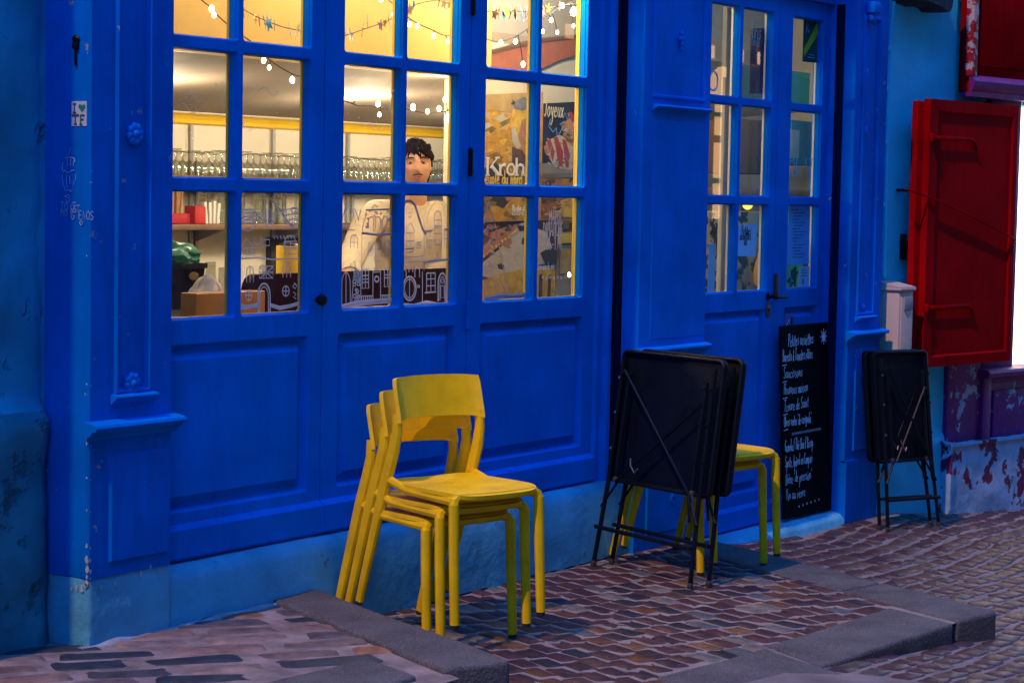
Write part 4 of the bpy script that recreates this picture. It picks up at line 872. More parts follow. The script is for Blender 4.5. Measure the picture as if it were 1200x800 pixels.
for hx, hy, w_, d_, hh, lab in ((-17.5, -7.6, 6.0, 7.7, 12.0, 'unseen tall stone house added to block low sky at the uphill end'), (30.0, -7.0, 6.0, 12.0, 14.0, 'unseen tall stone house added to block low sky at the downhill end')):  # unseen end houses added to block low sky along the street
    o_ = empty('mirrored_or_unseen_house', (hx, hy, 0), 0, lab, 'house', 'unseen houses across the street')
    m = MB(); m.box(0, w_, 0, d_, -4, hh, .02); m.build('wall', mat('end_house_stone', (.09, .085, .08), .85, .15, 2), o_)
    m = MB(); m.prism([(-.3, -.3, hh), (w_ + .3, -.3, hh), (w_ / 2, -.3, hh + 2)], (0, d_ + .6, 0)); m.build('roof', SLATE, o_, smooth=False)
    xs_ = w_ + .001 if hx < 0 else -.051
    for fl in range(3):
        for k in range(2):
            m = MB(); y = 2 + k * 4; z = 1.2 + fl * 3.4; m.box(xs_, xs_ + .05, y - .5, y + .5, z, z + 1.6, .01); m.build('window', mat('unseen_end_pane', (.02, .025, .03), .15), o_)
# ================================================================== YELLOW CHAIRS
def make_chair(label, group):
    """local: x right, y forward, origin on the floor under the seat"""
    r = empty('yellow_chair', (0, 0, 0), 0, label, 'chair', group)
    # seat: saddle-shaped shell
    t = bmesh.new(); n = 14; V = {}
    def sp(u, v):
        q = 5.0; m_ = max(abs(u), abs(v)); 
        if m_ > 1e-6:
            rr = (abs(u / m_) ** q + abs(v / m_) ** q) ** (-1 / q) * m_
            u2, v2 = u / m_ * rr, v / m_ * rr
        else: u2 = v2 = 0
        x = u2 * (.200 - .008 * (1 - v2) * .5); y = v2 * .202
        z = .448 - .012 * (1 - u2 * u2) * (1 - (v2 + .25) ** 2 * .5) - .014 * max(0, v2 - .55) ** 2 * 4 + .012 * max(0, -v2 - .6) * 2
        return x, y, z
    for i in range(n + 1):
        for j in range(n + 1):
            V[i, j] = t.verts.new(sp(i / n * 2 - 1, j / n * 2 - 1))
    for i in range(n):
        for j in range(n): t.faces.new((V[i, j], V[i + 1, j], V[i + 1, j + 1], V[i, j + 1]))
    bmesh.ops.recalc_face_normals(t, faces=t.faces)
    top = list(t.faces)
    if top[0].normal.z < 0: bmesh.ops.reverse_faces(t, faces=top)
    bmesh.ops.solidify(t, geom=list(t.faces), thickness=.014)
    m = MB(); m.add(t); s = m.build('seat', CHAIR, r, ang=50)
    m = MB()
    for x in (-.12, .12): m.lathe([(.008, 0), (.010, -.022), (.001, -.023)], (x, .02, .428), 8)
    m.build('stacking_stud', CHAIRK, s)
    # front frame rail that runs across under the seat edge
    m = MB(); m.tube([(-.188, .172, .395), (-.183, .169, .420), (-.165, .167, .430), (-.06, .174, .428), (.06, .174, .428), (.165, .167, .430), (.183, .169, .420), (.188, .172, .395)], [.0175] * 8, 8, .88); m.build('front_rail', CHAIR, r)
    for sx in (-1, 1):
        m = MB(); m.tube([(sx * .188, .172, .410), (sx * .190, .178, .25), (sx * .192, .190, .012)], [.0190, .0182, .0168], 10, .88); lg = m.build('leg', CHAIR, r)
        m = MB(); m.lathe([(.013, .0), (.0145, .004), (.0145, .0125), (.013, .013)], (sx * .192, .1902, 0), 10); m.build('foot_cap', CHAIRK, lg)
        m = MB(); m.tube([(sx * .186, .164, .418), (sx * .188, .05, .422), (sx * .188, -.08, .428), (sx * .188, -.172, .452)], [.016, .0145, .0155, .018], 8, .8); m.build('side_rail', CHAIR, r)
        m = MB(); m.tube([(sx * .194, -.326, .012), (sx * .192, -.256, .24), (sx * .190, -.186, .46), (sx * .188, -.152, .56), (sx * .185, -.140, .62), (sx * .183, -.142, .680)], [.0168, .0205, .0240, .0230, .0205, .0185], 10, .78, up=(0, 1, 0)); lg = m.build('leg', CHAIR, r)
        m = MB(); m.lathe([(.013, .0), (.0145, .004), (.0145, .0125), (.013, .013)], (sx * .194, -.327, 0), 10); m.build('foot_cap', CHAIRK, lg)
    # backrest: thin curved panel wrapping the uprights
    t = bmesh.new(); n = 18; k = 8; V = {}
    for i in range(n + 1):
        u = i / n * 2 - 1
        for j in range(k + 1):
            v = j / k; z = .660 + .138 * v; q = 1.0
            if v > .8: q = 1 - .02 * ((v - .8) / .2) ** 2
            x = u * .196 * q; y = -.136 - .036 * v - .045 * (1 - u * u) + .012 * (abs(u) > .93)
            zz = z + (.004 * (1 - abs(u) ** 3) if j == k else 0) - (.010 * (abs(u) ** 6) if j == 0 else 0)
            V[i, j] = t.verts.new((x, y, zz))
    for i in range(n):
        for j in range(k): t.faces.new((V[i, j], V[i + 1, j], V[i + 1, j + 1], V[i, j + 1]))
    bmesh.ops.recalc_face_normals(t, faces=t.faces); bmesh.ops.solidify(t, geom=list(t.faces), thickness=.013)
    m = MB(); m.add(t); m.build('backrest', CHAIR, r, ang=50)
    return r
CH_RZ = R(165)                    # forward = towards the street
def chair_at(o, x, y, k, rz=CH_RZ, dy=.072, dz=.051):
    f = Vector((-math.sin(rz), math.cos(rz), 0)); o.location = (x + f.x * dy * k, y + f.y * dy * k, dz * k); o.rotation_euler = (0, 0, rz)
ch = make_chair('bottom yellow chair of the stack of three left of centre', 'yellow stacking chairs')
CX, CY = 1.346, -.451
chair_at(ch, CX, CY, 0)
c2 = copy_tree(ch); c2['label'] = 'middle yellow chair of the stack of three left of centre'; chair_at(c2, CX, CY, 1)
c3 = copy_tree(ch); c3['label'] = 'topmost yellow chair of the stack of three, its seat fully in view'; chair_at(c3, CX, CY, 2)
DX, DY = 3.222, -.470
c4 = copy_tree(ch); c4['label'] = 'lower yellow chair of the pair stacked behind the folded tables'; chair_at(c4, DX, DY, 0)
c5 = copy_tree(ch); c5['label'] = 'upper yellow chair of the pair stacked behind the folded tables'; chair_at(c5, DX, DY, 1)

# ================================================================== FOLDED TABLES
def make_table(w, h, z0, label, group, hook=True):
    """local: x along the width, z up, y = away from the underside; stands on its feet at z=0"""
    r = empty('folding_table', (0, 0, 0), 0, label, 'folding table', group)
    rr = .035
    o = rrect(0, w, z0, z0 + h, rr, 4)
    def lp(ins, y): return [(x, y, z) for x, z in rrect(ins, w - ins, z0 + ins, z0 + h - ins, max(rr - ins, .004), 4)]
    m = MB(); m.loft([lp(.020, .006), lp(.016, -.012), lp(.008, -.016), lp(.001, -.012), lp(0, .004), lp(.003, .012), lp(.010, .015)], cap0=True, cap1=True)
    m.build('tabletop', TBL, r, ang=40)
    for i, (x, yf) in enumerate(((.035, -.034), (w - .035, -.034), (.085, -.058), (w - .075, -.058))):
        m = MB(); top = z0 + h * (.93 if i < 2 else .82); fx = x + (-.02 if x < w / 2 else .02)
        m.tube([(x, -.028, top), (x, -.030, z0), (fx, yf - .004, .012)] if i < 2 else [(x, -.028, top), (x, -.032, z0 + h * .5), (x, -.034, z0 + .016)], .0095, 8); lg = m.build('leg', TBL, r)
        m = MB(); m.lathe([(.012, 0), (.013, .008), (.012, .018), (.009, .022)], (fx if i < 2 else x, yf - .004 if i < 2 else -.034, 0 if i < 2 else z0 + .004), 10); m.build('foot', CHAIRK, lg)
        m = MB()
        for zz in (z0 + h * .25, z0 + h * .52, z0 + h * .78): m.sphere((x, -.040, zz), .007, 6, 5, (1, .5, 1))
        m.build('rivet', STEEL if i == 0 else TBL, lg)
    m = MB(); m.tube([(.012, -.052, z0 * .46), (w - .02, -.056, z0 * .44)], .009, 8); m.build('crossbar', TBL, r)
    m = MB(); m.tube([(.075, -.050, z0 + h * .84), (w - .075, -.052, z0 + .01), (w - .055, -.045, z0 * .72)], .0065, 6); m.build('brace', TBL, r)
    m = MB(); m.tube([(w - .075, -.044, z0 + h * .66), (.10, -.046, z0 + .005)], .0065, 6); m.build('brace', TBL, r)
    for x0, x1, sgn in ((.02, .10, 1), (w - .02, w - .10, 1)):
        m = MB(); m.tube([(x0, -.04, z0 * .70), (x1, -.03, z0 + .012)], .006, 6); m.build('strut', TBL, r)
    if hook:
        m = MB(); m.tube([(w * .30, -.058, z0 + h * .20), (w * .315, -.062, z0 + h * .15), (w * .36, -.062, z0 + h * .10), (w * .385, -.060, z0 + h * .135)], .0035, 6); m.build('hook', STEEL, r)
    return r
def stand(o, a, b, lean, off=0.0, up=0.0):
    """feet line from a to b (plan), leaning away by `lean` radians, pushed back by off"""
    a, b = Vector(a), Vector(b); u = (b - a).normalized(); n0 = Vector((-u.y, u.x, 0))
    v = Vector((0, 0, math.cos(lean))) + n0 * math.sin(lean); n = n0 * math.cos(lean) - Vector((0, 0, math.sin(lean)))
    o.matrix_world = Matrix.Translation(a + n0 * off + Vector((0, 0, up))) @ Matrix((u, n, v)).transposed().to_4x4()
TA = Vector((2.915, -.159, 0)); TB = TA + Vector((math.cos(R(-109.7)), math.sin(R(-109.7)), 0))
ft = make_table(.635, .555, .355, 'black folded metal table at the front of the pair hiding the right yellow chairs', 'black folded tables')
stand(ft, TA, TB, R(7.5))
ft2 = copy_tree(ft); ft2['label'] = 'black folded metal table leaning behind the front one against the right yellow chairs'
stand(ft2, TA, TB, R(7.5), .098)
g1, g2 = G(1042, 627, -.165), G(1100, 615, -.175)
ft3 = make_table(.430, .580, .345, 'front one of two slim black folded tables leaning by the meter cabinet', 'black folded tables')
ga = Vector((5.44, -.314, -.150)); gb = ga + Vector((math.cos(R(-17.3)), math.sin(R(-17.3)), -.03))
stand(ft3, ga, gb, R(6.9))
ft4 = copy_tree(ft3); ft4['label'] = 'rear one of two slim black folded tables leaning by the meter cabinet'
stand(ft4, ga, gb, R(6.9), .056)

# ================================================================== CHALKBOARD IN THE ENTRANCE
cbt = tag(empty('chalkboard_sign', (0, 0, 0)), 'tall chalkboard menu in blue-white handwriting standing on the entrance sill', 'menu board')
YB = -.060
tl, tr, br, bl = F(928.5, 381, YB + .05), F(979.5, 374.5, YB + .05), F(974, 598, YB), F(919.5, 608.5, YB)
wd = (br - bl); uB = Vector((1, 0, 0)); vB = Vector((0, .05, tl.z - bl.z)).normalized(); nB = uB.cross(vB)
W_, H_ = br.x - bl.x, (Vector((0, tl.y, tl.z)) - Vector((0, bl.y, bl.z))).length
cbt.matrix_world = Matrix.Translation(Vector((bl.x, YB, bl.z))) @ Matrix((uB, -nB, vB)).transposed().to_4x4()
m = MB(); m.box(0, W_, 0, .012, 0, H_, .002, 1); m.build('board', CBOARD, cbt)
rnd = random.Random(4)
def chalk(txt, x, z, s, slant=.16, w=1.0, th=.0022):
    m = MB(); write(m, txt, (x, -.0012, z), (1, 0, 0), (0, 0, 1), s, th, slant, .07, w, rnd=rnd)
    o = m.build('chalk_line', CHALK, cbt); o['kind'] = 'stuff'
chalk('Petites assiettes', W_ * .14, H_ * .893, .064, w=.52, th=.0026)
m = MB()
for a in range(8):
    an = a * math.pi / 8; c_ = Vector((W_ * .90, -.0012, H_ * .925)); d_ = Vector((math.cos(an), 0, math.sin(an))); L_ = .050 if a % 2 == 0 else .032
    m.tube([c_ - d_ * L_ * .8, c_ + d_ * L_ * .8], .0026, 4, .4)
m.build('chalk_star', CHALK, cbt)
rows = [('Burrata & Tomates rôties', .815, .060, .02, .44), ('Saucissons', .730, .058, .03, .66), ('Houmous maison', .645, .058, .03, .58), ('Tzoure de Saint', .560, .058, .03, .58), ("Olives vertes 'de cerignola'", .480, .055, .02, .40)]
for txt, fz, s_, fx, w_ in rows: chalk(txt, W_ * fx, H_ * fz, s_, w=w_)
m = MB()
for fz in (.80, .715, .63, .545, .465): m.tube([(W_ * .0 + .006, -.0012, H_ * fz - .004), (W_ * .10, -.0012, H_ * fz - .001)], .0020, 4, .4)
m.build('chalk_dashes', CHALK, cbt)['kind'] = 'stuff'
m = MB(); zz = H_ * .435; m.tube([(W_ * (.18 + .62 * i / 36), -.0012, zz + (.006 if i % 2 else -.006)) for i in range(37)], .0019, 4, .4); m.build('chalk_wave', CHALK, cbt)
for txt, fz, s_, w_ in (('Granola / Thé Chaï / Bissap?', .350, .056, .40), ('Spritz, Apérol ou Campari', .265, .056, .42), ("Bière 'de pression'", .180, .056, .56), ('Vin au verre', .095, .056, .62)): chalk(txt, W_ * .03, H_ * fz, s_, w=w_)
m = MB()
for i in range(6): m.sphere((W_ * (.30 + .085 * i), -.0012, H_ * .050 + .002 * i), .0060, 6, 5, (1, .3, 1))
m.build('chalk_dots', CHALK, cbt)['kind'] = 'stuff'

# ================================================================== PAPERS ON THE ENTRANCE PANES
def sheet(name, quad, Y, mtl, label, cat='notice', par=None):
    """a flat sheet taped to the glass, pixel corners tl tr br bl on plane Y"""
    p = [F(x, y, Y) for x, y in quad]; c = sum(p, Vector()) / 4; m = MB(); m.prism([q - c for q in p], (0, .0012, 0))
    o = m.build(name, mtl, par, loc=c, smooth=False)
    if label: tag(o, label, cat)
    return o, c
def print_lines(o, c, Y, lines, mtl, name='printed_text'):
    m = MB()
    for pts, r in lines: m.tube([F(x, y, Y) - c for x, y in pts], r, 4, .35)
    return m.build(name, mtl, o)
def ptext(mb, txt, px, py, Y, c, size, th, w=.8, slant=0, u=(1, 0, 0), jit=0): write(mb, txt, F(px, py, Y) - c, u, (0, 0, 1), size, th, slant, jit, w)
YG = .0645
o, c = sheet('paper_notice', [(863, 264), (887.5, 263), (885, 300.5), (860.5, 300)], YG, PAPERB, 'small pale blue notice with three short lines on the wide entrance leaf')
m = MB(); ptext(m, 'Petites', 869, 275, YG - .001, c, .045, .0028, .60); ptext(m, 'assiettes', 867, 281, YG - .001, c, .042, .0028, .60); ptext(m, 'ici', 872, 287, YG - .001, c, .042, .0028, .60); m.build('printed_text', INK, o)
m = MB()
for px in (868, 877): q = F(px, 268, YG - .001) - c; m.sphere(q, .010, 6, 5, (1, .15, .7))
m.build('tape', flat('white_tape', (.8, .8, .82)), o)
o, c = sheet('paper_notice', [(925, 239), (949.5, 238.5), (948, 309), (921.5, 310)], YG, flat('deep_blue_paper', (.10, .46, .94)), 'long creased blue notice with fine print on the narrow entrance leaf')
m = MB()
for i in range(16): m.tube([F(928 + (i % 3), 246 + i * 3.7, YG - .001) - c, F(936 + (i * 7) % 10, 245.8 + i * 3.7, YG - .001) - c], .0014, 4, .35)
m.build('printed_text', INK, o)
o, c = sheet('paper_notice', [(937, 312.5), (949, 312), (948, 335.5), (936, 336)], YG, flat('sky_blue_card', (.30, .62, .85)), 'little blue card low on the narrow entrance leaf')
m = MB(); q = F(941, 330, YG - .001) - c; m.sphere(q, .012, 6, 5, (.6, .1, 1.3)); 
for i in range(3): m.tube([F(939, 317 + i * 3, YG - .001) - c, F(946, 316.8 + i * 3, YG - .001) - c], .0014, 4, .35)
m.build('printed_mark', INK, o)
o, c = sheet('paper_notice', [(831, 286), (838.5, 285), (837, 341), (829, 343)], YG + .003, PAPERB, 'pale paper at the left edge of the wide entrance leaf')
o, c = sheet('green_poster', [(942, 21), (960, 23), (957.5, 74), (940.5, 72.5)], YG, flat('dark_green_print', (.004, .085, .06)), 'dark green poster with a lime diagonal band at the top of the narrow leaf', 'poster')
m = MB(); m.prism([F(*p, YG - .0015) - c for p in ((958.6, 26), (959.2, 39), (942.4, 67), (942, 58))], (0, .001, 0)); m.build('lime_band', flat('lime_print', (.30, .55, .01)), o)
m = MB(); m.tube([F(944.8, 39, YG - .003) - c, F(946, 28, YG - .003) - c, F(948.2, 30, YG - .003) - c, F(945.8, 33, YG - .003) - c, F(948.4, 38.5, YG - .003) - c], .004, 5, .4); m.tube([F(946, 67, YG - .003) - c, F(955, 68.6, YG - .003) - c], .003, 4, .4); m.tube([F(948, 64, YG - .003) - c, F(954, 65, YG - .003) - c], .002, 4, .4)
m.build('printed_text', flat('cyan_print', (.10, .45, .62)), o)
o, c = sheet('maroon_poster', [(880, 34), (899.6, 33), (899, 110), (878, 110)], YG + .02, flat('maroon_print', (.16, .035, .05)), 'maroon poster with white serif title behind the wide entrance leaf', 'poster')
m = MB(); ptext(m, 'Gris', 880.8, 45, YG + .018, c, .085, .0065, .62); ptext(m, 'linge', 880.5, 53.5, YG + .018, c, .06, .003, .62); ptext(m, 'rire', 886, 70, YG + .018, c, .05, .002, .62); ptext(m, 'mo', 888, 134, YG + .018, c, .04, .003, .7); m.build('printed_text', flat('white_print', (.55, .50, .50)), o)
# marker numbers on the narrow pane
m = MB(); q0 = F(921.5, 206, .0645); write(m, '12h-17h', q0, (1, 0, 0), (0, 0, 1), .092, .0032, .05, 0, .90)
for px, py, r in ((836, 95, .045),): q = F(px, py, .0635); m.tube([(q.x + math.cos(a) * r, q.y, q.z + math.sin(a) * r) for a in [2 * math.pi * i / 16 for i in range(17)]], .004, 4, .4)
m.build('marker_lettering', mat('blue_glass_marker', (.24, .50, .75), .8), lf5)
# narrow sticker strip on the narrow leaf's lower panel
o = None; m = MB(); Ys = .048
p = [F(919.5, 368, .034), F(929.5, 366.5, .034), F(928.5, 411, .034), F(918.5, 413, .034)]
m.prism(p, (0, .003, 0)); o = m.build('sticker_strip', mat('worn_blue_sticker', (.02, .12, .42), .6, .2, 30), lf5, smooth=False)
m = MB()
for pts in ([(922, 381), (924, 376), (926, 373), (925, 379), (927, 382), (923, 383)], [(921.5, 389), (921.5, 396)], [(923.5, 389), (925.5, 389), (923.5, 392.5), (925.8, 396)], [(922, 400), (926, 399.6)], [(922, 404), (925, 403.6)]): m.tube([F(x, y, .0335) for x, y in pts], .0026, 4, .4)
m.build('sticker_print', CHALK, o)

# ---- things standing in the entrance passage
m = MB(); m.extr_x([(0, 0)] * 1 + [(.0, .001), (.02, .0)], 0, .01); m.bm.free()
tm = mat('patterned_cloth', (.52, .47, .38), .8, .1, peel=((.03, .03, .035), .54, 9.0, .02))
def box_thing(name, label, cat, px, py, Y, w, d, h, mtl, bev=.006, parts=None):
    q = F(px, py, Y); e = empty(name, (q.x, q.y, q.z), 0, label, cat); m = MB(); m.box(-w / 2, w / 2, 0, d, 0, h, bev); m.build('body', mtl, e); return e
e = box_thing('side_table', 'low table under a black and cream patterned cloth behind the wide entrance leaf', 'table', 880, 341, .50, 1.25, .5, .42, tm)
m = MB(); m.box(-.58, .60, .02, .46, -1.0, -.01, .01); m.build('base', WOOD, e)
e = box_thing('teal_box', 'teal cardboard box on the patterned cloth in the entrance', 'box', 875, 321, .52, .36, .3, .24, flat('teal_card', (.01, .17, .19)))
m = MB(); m.box(-.19, .19, -.01, .31, .24, .275, .006); m.build('lid', flat('teal_card_lid', (.015, .21, .23)), e)
q = F(892, 338, .47); m = MB(); m.lathe([(.02, 0), (.045, .03), (.05, .10), (.03, .16), (.018, .20), (.022, .22)], (0, 0, 0), 12); e = tag(m.build('yellow_vase', YIN, None, loc=(q.x, q.y, q.z)), 'slender yellow vase beside the teal box in the entrance', 'vase')
m = MB()
# white door post and notices on the passage wall
e = empty('inner_door_post', (0, 0, 0), 0, 'white inner door post seen through the narrow pane of the wide leaf', 'door post')
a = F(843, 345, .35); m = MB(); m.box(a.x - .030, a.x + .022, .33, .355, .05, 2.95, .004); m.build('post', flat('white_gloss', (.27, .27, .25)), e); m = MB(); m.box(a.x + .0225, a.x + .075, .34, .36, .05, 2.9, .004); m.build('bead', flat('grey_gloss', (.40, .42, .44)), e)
for i, (quad, col, lab) in enumerate((([(953, 100), (966, 101), (965, 180), (951, 179)], (.02, .025, .03), 'black framed sign on the passage wall seen through the narrow leaf'),)):
    pass
e = empty('star_panel', (0, 0, 0), 0, 'black panel with white paper stars on the passage back wall', 'wall panel')
pp = [F(x, y, 2.30) for x, y in ((937, 90), (952, 90), (950, 150), (935, 149))]
m = MB(); m.prism(pp, (0, .03, 0)); m.build('panel', flat('black_card', (.02, .022, .026)), e, smooth=False)
m = MB(); cst = F(938, 106, 2.28); pts = []
for i in range(10):
    a = math.pi * i / 5; rr_ = .20 if i % 2 == 0 else .07; pts.append(cst + Vector((math.cos(a) * rr_, 0, math.sin(a) * rr_)))
m.prism(pts, (0, .01, 0)); m.build('paper_star', flat('white_card', (.8, .78, .72)), e, smooth=False)
for px, py, w, h, col, lab in ((886, 190, .5, .35, (.10, .05, .03), 'brown wooden crate on the passage dresser'), (940, 180, .35, .3, (.02, .16, .22), 'petrol blue carton on the passage dresser'), (925, 172, .3, .2, (.45, .44, .40), 'pale folded cloth on the passage dresser')):
    box_thing('storage_box', lab, 'box', px, py + 14, 1.7, w, .3, h, flat('box_colour', col))
q = F(900, 222, 1.65); e = empty('dresser', (q.x, q.y, q.z), 0, 'reddish brown wooden dresser at the back of the entrance passage', 'dresser')
m = MB(); m.box(-1.2, 1.3, -.02, .5, -.05, 0, .006); m.build('top', WOOD, e); m = MB(); m.box(-1.15, 1.25, .02, .48, -1.4, -.05); m.build('carcass', WOOD, e)
for i in range(3): m = MB(); m.box(-1.1 + i * .8, -.36 + i * .8, .0, .019, -.5, -.1, .006); m.build('drawer', WOOD, e)
q = F(876, 246, .9); m = MB(); m.sphere((0, 0, .03), .03, 10, 8); e = tag(m.build('yellow_lamp', mat('lit_yellow', (1, .8, .1), .5, 0, emit=(1, .75, .1), estr=1.2), None, loc=q), 'small lit yellow lamp behind the wide entrance leaf', 'lamp')
m = MB(); m.lathe([(.02, 0), (.02, -.01), (.004, -.015), (.004, -.9), (.05, -.91), (.05, -.93)], (0, 0, 0), 8); m.build('stand', IRON, e)
# ================================================================== INSIDE THE CAFE
# ---- shelves on the back wall
def shelf(px0, px1, py, Y, d, label, th=.028):
    a, b2 = F(px0, py, Y), F(px1, py, Y); e = empty('wall_shelf', (a.x, Y, a.z), 0, label, 'shelf'); m = MB(); m.box(0, b2.x - a.x, 0, d, -th, 0, .003); m.build('board', WOOD, e)
    k = 0; x = .25
    while x < b2.x - a.x:
        m = MB(); m.extr_z([(x, d), (x + .02, d), (x + .02, d - .012), (x, d - .012)], -.45, .30); m.prism([(x + .004, d - .012, -th), (x + .004, d - .012, -.09), (x + .004, .05, -th - .004)], (.010, 0, 0)); m.build('bracket', GREYP, e); x += .62
    return a.x, b2.x, Y, a.z
sx0, sx1, sY, sz = shelf(120, 556, 203, 2.12, .275, 'upper brown shelf lined with upturned wine glasses')
tx0, tx1, tY, tz = shelf(120, 452, 263, 2.16, .235, 'lower brown shelf with straws, red boxes and stacked tumblers')
def wine_glass():
    m = MB(); m.lathe([(.026, 0), (.032, .03), (.034, .055), (.024, .085), (.006, .098), (.004, .13), (.006, .150), (.030, .157), (.031, .160), (.001, .160)], (0, 0, 0), 10, caps=False)
    return tag(m.build('wine_glass', WARE, None, ang=60), 'upturned clear wine glass in the long row on the upper shelf', 'wine glass', 'wine glasses on the upper shelf')
wg = wine_glass(); first = True; rd = random.Random(2)
x = F(190, 203, 2.2).x
while x < F(545, 203, 2.2).x:
    for dy in (.06, .17):
        o = wg if first else wg.copy()
        if not first: COL.objects.link(o)
        first = False; o.location = (x + rd.uniform(-.006, .006) + dy * .3, sY + dy, sz + .001); s_ = rd.uniform(.66, .74) * (1.0 if dy < .1 else 1.08); o.scale = (s_ * 1.08, s_ * 1.08, s_)
    x += .047
def tumbler():
    m = MB(); m.lathe([(.028, 0), (.030, .006), (.034, .10), (.036, .105), (.033, .105), (.028, .012), (.001, .010)], (0, 0, 0), 10, caps=False)
    return tag(m.build('tumbler', WARE, None, ang=50), 'clear tumbler in the stacks on the lower shelf', 'tumbler', 'stacked tumblers on the lower shelf')
tb = tumbler(); first = True
for i in range(11):
    for lv in range(4):
        if i in (4,) : continue
        px = 240 + i * 11 if i < 4 else 280 + (i - 4) * 12
        q = F(px, 263, 2.24); o = tb if first else tb.copy()
        if not first: COL.objects.link(o)
        first = False; o.location = (q.x + rd.uniform(-.004, .004), 2.25 + (i % 2) * .05, tz + .001 + lv * .062); o.scale = (.86, .86, .58)
# straws in a red box, red box, white packets
q = F(206, 263, 2.265); e = empty('straw_box', (q.x, 2.22, tz), 0, 'red box holding a bunch of brown paper straws on the lower shelf', 'box')
m = MB(); m.box(-.085, .075, .02, .09, .001, .050, .004); m.build('box', flat('red_card', (.42, .01, .02)), e)
m = MB()
for i in range(26): a = rd.uniform(-.05, .03); b2 = rd.uniform(.025, .08); m.tube([(a, b2, .03), (a * 1.4 + rd.uniform(-.01, .01) + .012, b2 + .005, .205 + rd.uniform(-.015, .02))], .0055, 5)
m.build('straws', flat('straw', (.42, .22, .08)), e)
q = F(227, 263, 2.265); m = MB(); m.box(-.04, .04, 0, .07, 0, .085, .004); tag(m.build('red_carton', flat('red_card2', (.5, .02, .02)), None, loc=(q.x, 2.22, tz + .001)), 'small upright red carton between straws and packets on the lower shelf', 'carton')
q = F(238, 263, 2.265); e = empty('sugar_packets', (q.x + .02, 2.22, tz + .001), 0, 'white packets standing in a glass on the lower shelf', 'packets')
for i in range(4): m = MB(); m.box(-.05 + i * .026, -.032 + i * .026, 0, .05, 0, .11 - .006 * (i % 2), .002); m.build('packet', flat('white_packet', (.75, .70, .66)), e, rot=(0, .08 * (i - 1.5), 0))
YBAR = .46; bz = F(400, 318.5, YBAR).z
# pale blue lit pane in a dark frame, yellow jug on the bar back
e = empty('serving_hatch', (0, 0, 0), 0, 'pale blue glazed hatch in a dark frame on the back wall above the bar', 'hatch')
a, b2 = F(318, 322, 2.36), F(395, 278, 2.36)
m = MB(); m.box(a.x, b2.x, 2.36, 2.40, a.z, b2.z, .004); m.build('frame', flat('dark_frame', (.02, .02, .025)), e)
m = MB(); m.box(a.x + .06, b2.x - .05, 2.350, 2.362, a.z + .02, b2.z - .05); m.build('pane', mat('pale_blue_panel', (.30, .48, .52), .4, .2, 3), e)
q = F(338, 318, .95); m = MB(); m.lathe([(.045, 0), (.05, .02), (.052, .245), (.050, .25), (.044, .25), (.044, .20)], (0, 0, 0), 16); jo = empty('yellow_jug', (q.x, .95, bz - .164), 0, 'yellow jug with a dark mouth standing on the bar', 'jug'); m.build('body', YIN, jo)
m = MB(); m.sphere((0, 0, .252), .042, 12, 6, (1, 1, .25)); m.build('contents', IRON, jo); m = MB(); m.tube([(.045, 0, .22), (.095, 0, .20), (.095, 0, .11), (.05, 0, .09)], .007, 6); m.build('handle', YIN, jo)
q = F(359, 356, .40); m = MB(); m.sphere((0, 0, 0), .030, 10, 8, (1, 1, .9)); bl_ = tag(m.build('yellow_ball', YIN, None, loc=(q.x + .02, .40, q.z)), 'small round yellow ball at the right edge of the second lower pane', 'ball')

# ---- bar counter behind the window, dark brown front with a rounded end
YBAR = .46
bx0, bx1 = F(291, 330, YBAR).x, F(548, 330, YBAR).x; bz = F(400, 318.5, YBAR).z
e = empty('bar_counter', (0, 0, 0), 0, 'dark brown bar counter with rounded end behind the lower panes', 'counter')
pts = [(bx0, YBAR, .05)] + [(bx1, YBAR, .05), (bx1, YBAR, bz)] + [(bx0 + .06 - .06 * math.sin(a), YBAR, bz - .06 + .06 * math.cos(a)) for a in [R(90) * i / 6 for i in range(7)]]
m = MB(); m.prism(pts, (0, .035, 0)); m.build('front_panel', DARKW, e, smooth=False)
m = MB(); m.box(bx0 + .08, bx1, YBAR + .036, 1.02, bz - .20, bz - .165, .005); m.build('countertop', WOOD, e)
m = MB(); m.box(bx0 + .3, bx1, YBAR + .5, YBAR + .54, .05, bz - .201); m.build('carcass', DARKW, e, smooth=False)
# window board with crate, bin and bag at the left
q = F(200, 373, .34); e = empty('side_counter', (0, 0, 0), 0, 'dark worktop under the bin at the left of the window', 'counter')
zc = q.z - .004
m = MB(); m.box(.15, bx0 - .01, .13, 1.0, zc - .04, zc, .004); m.build('worktop', flat('dark_worktop', (.06, .05, .04), .4), e); m = MB(); m.box(.2, bx0 - .05, .2, .95, .05, zc - .041); m.build('carcass', DARKW, e, smooth=False)
a, b2 = F(225, 344, .36), F(306, 344, .36)
e = empty('wooden_crate', (a.x, .34, zc + .001), 0, 'orange-brown wooden crate with paper in it at the left of the window', 'crate')
w = b2.x - a.x; hh = a.z - zc
for nm, bb in (('front_board', (0, w, 0, .012, 0, hh)), ('back_board', (0, w, .062, .074, 0, hh)), ('end_board', (0, .012, .0125, .0615, 0, hh)), ('end_board', (w - .012, w, .0125, .0615, 0, hh)), ('base_board', (.0125, w - .0125, .0125, .0615, .002, .012))):
    m = MB(); m.box(*bb, .002, 1); m.build(nm, OAK, e)
t = bmesh.new(); bmesh.ops.create_icosphere(t, subdivisions=4, radius=.09)
for v in t.verts: v.co = Vector((v.co.x * .85, v.co.y * .6, v.co.z * .62)) * (1 + .22 * mnoise.noise(v.co * 22) + .12 * mnoise.noise(v.co * 48)) + Vector((0, 0, .04 * max(0, .06 - abs(v.co.x)) / .06))
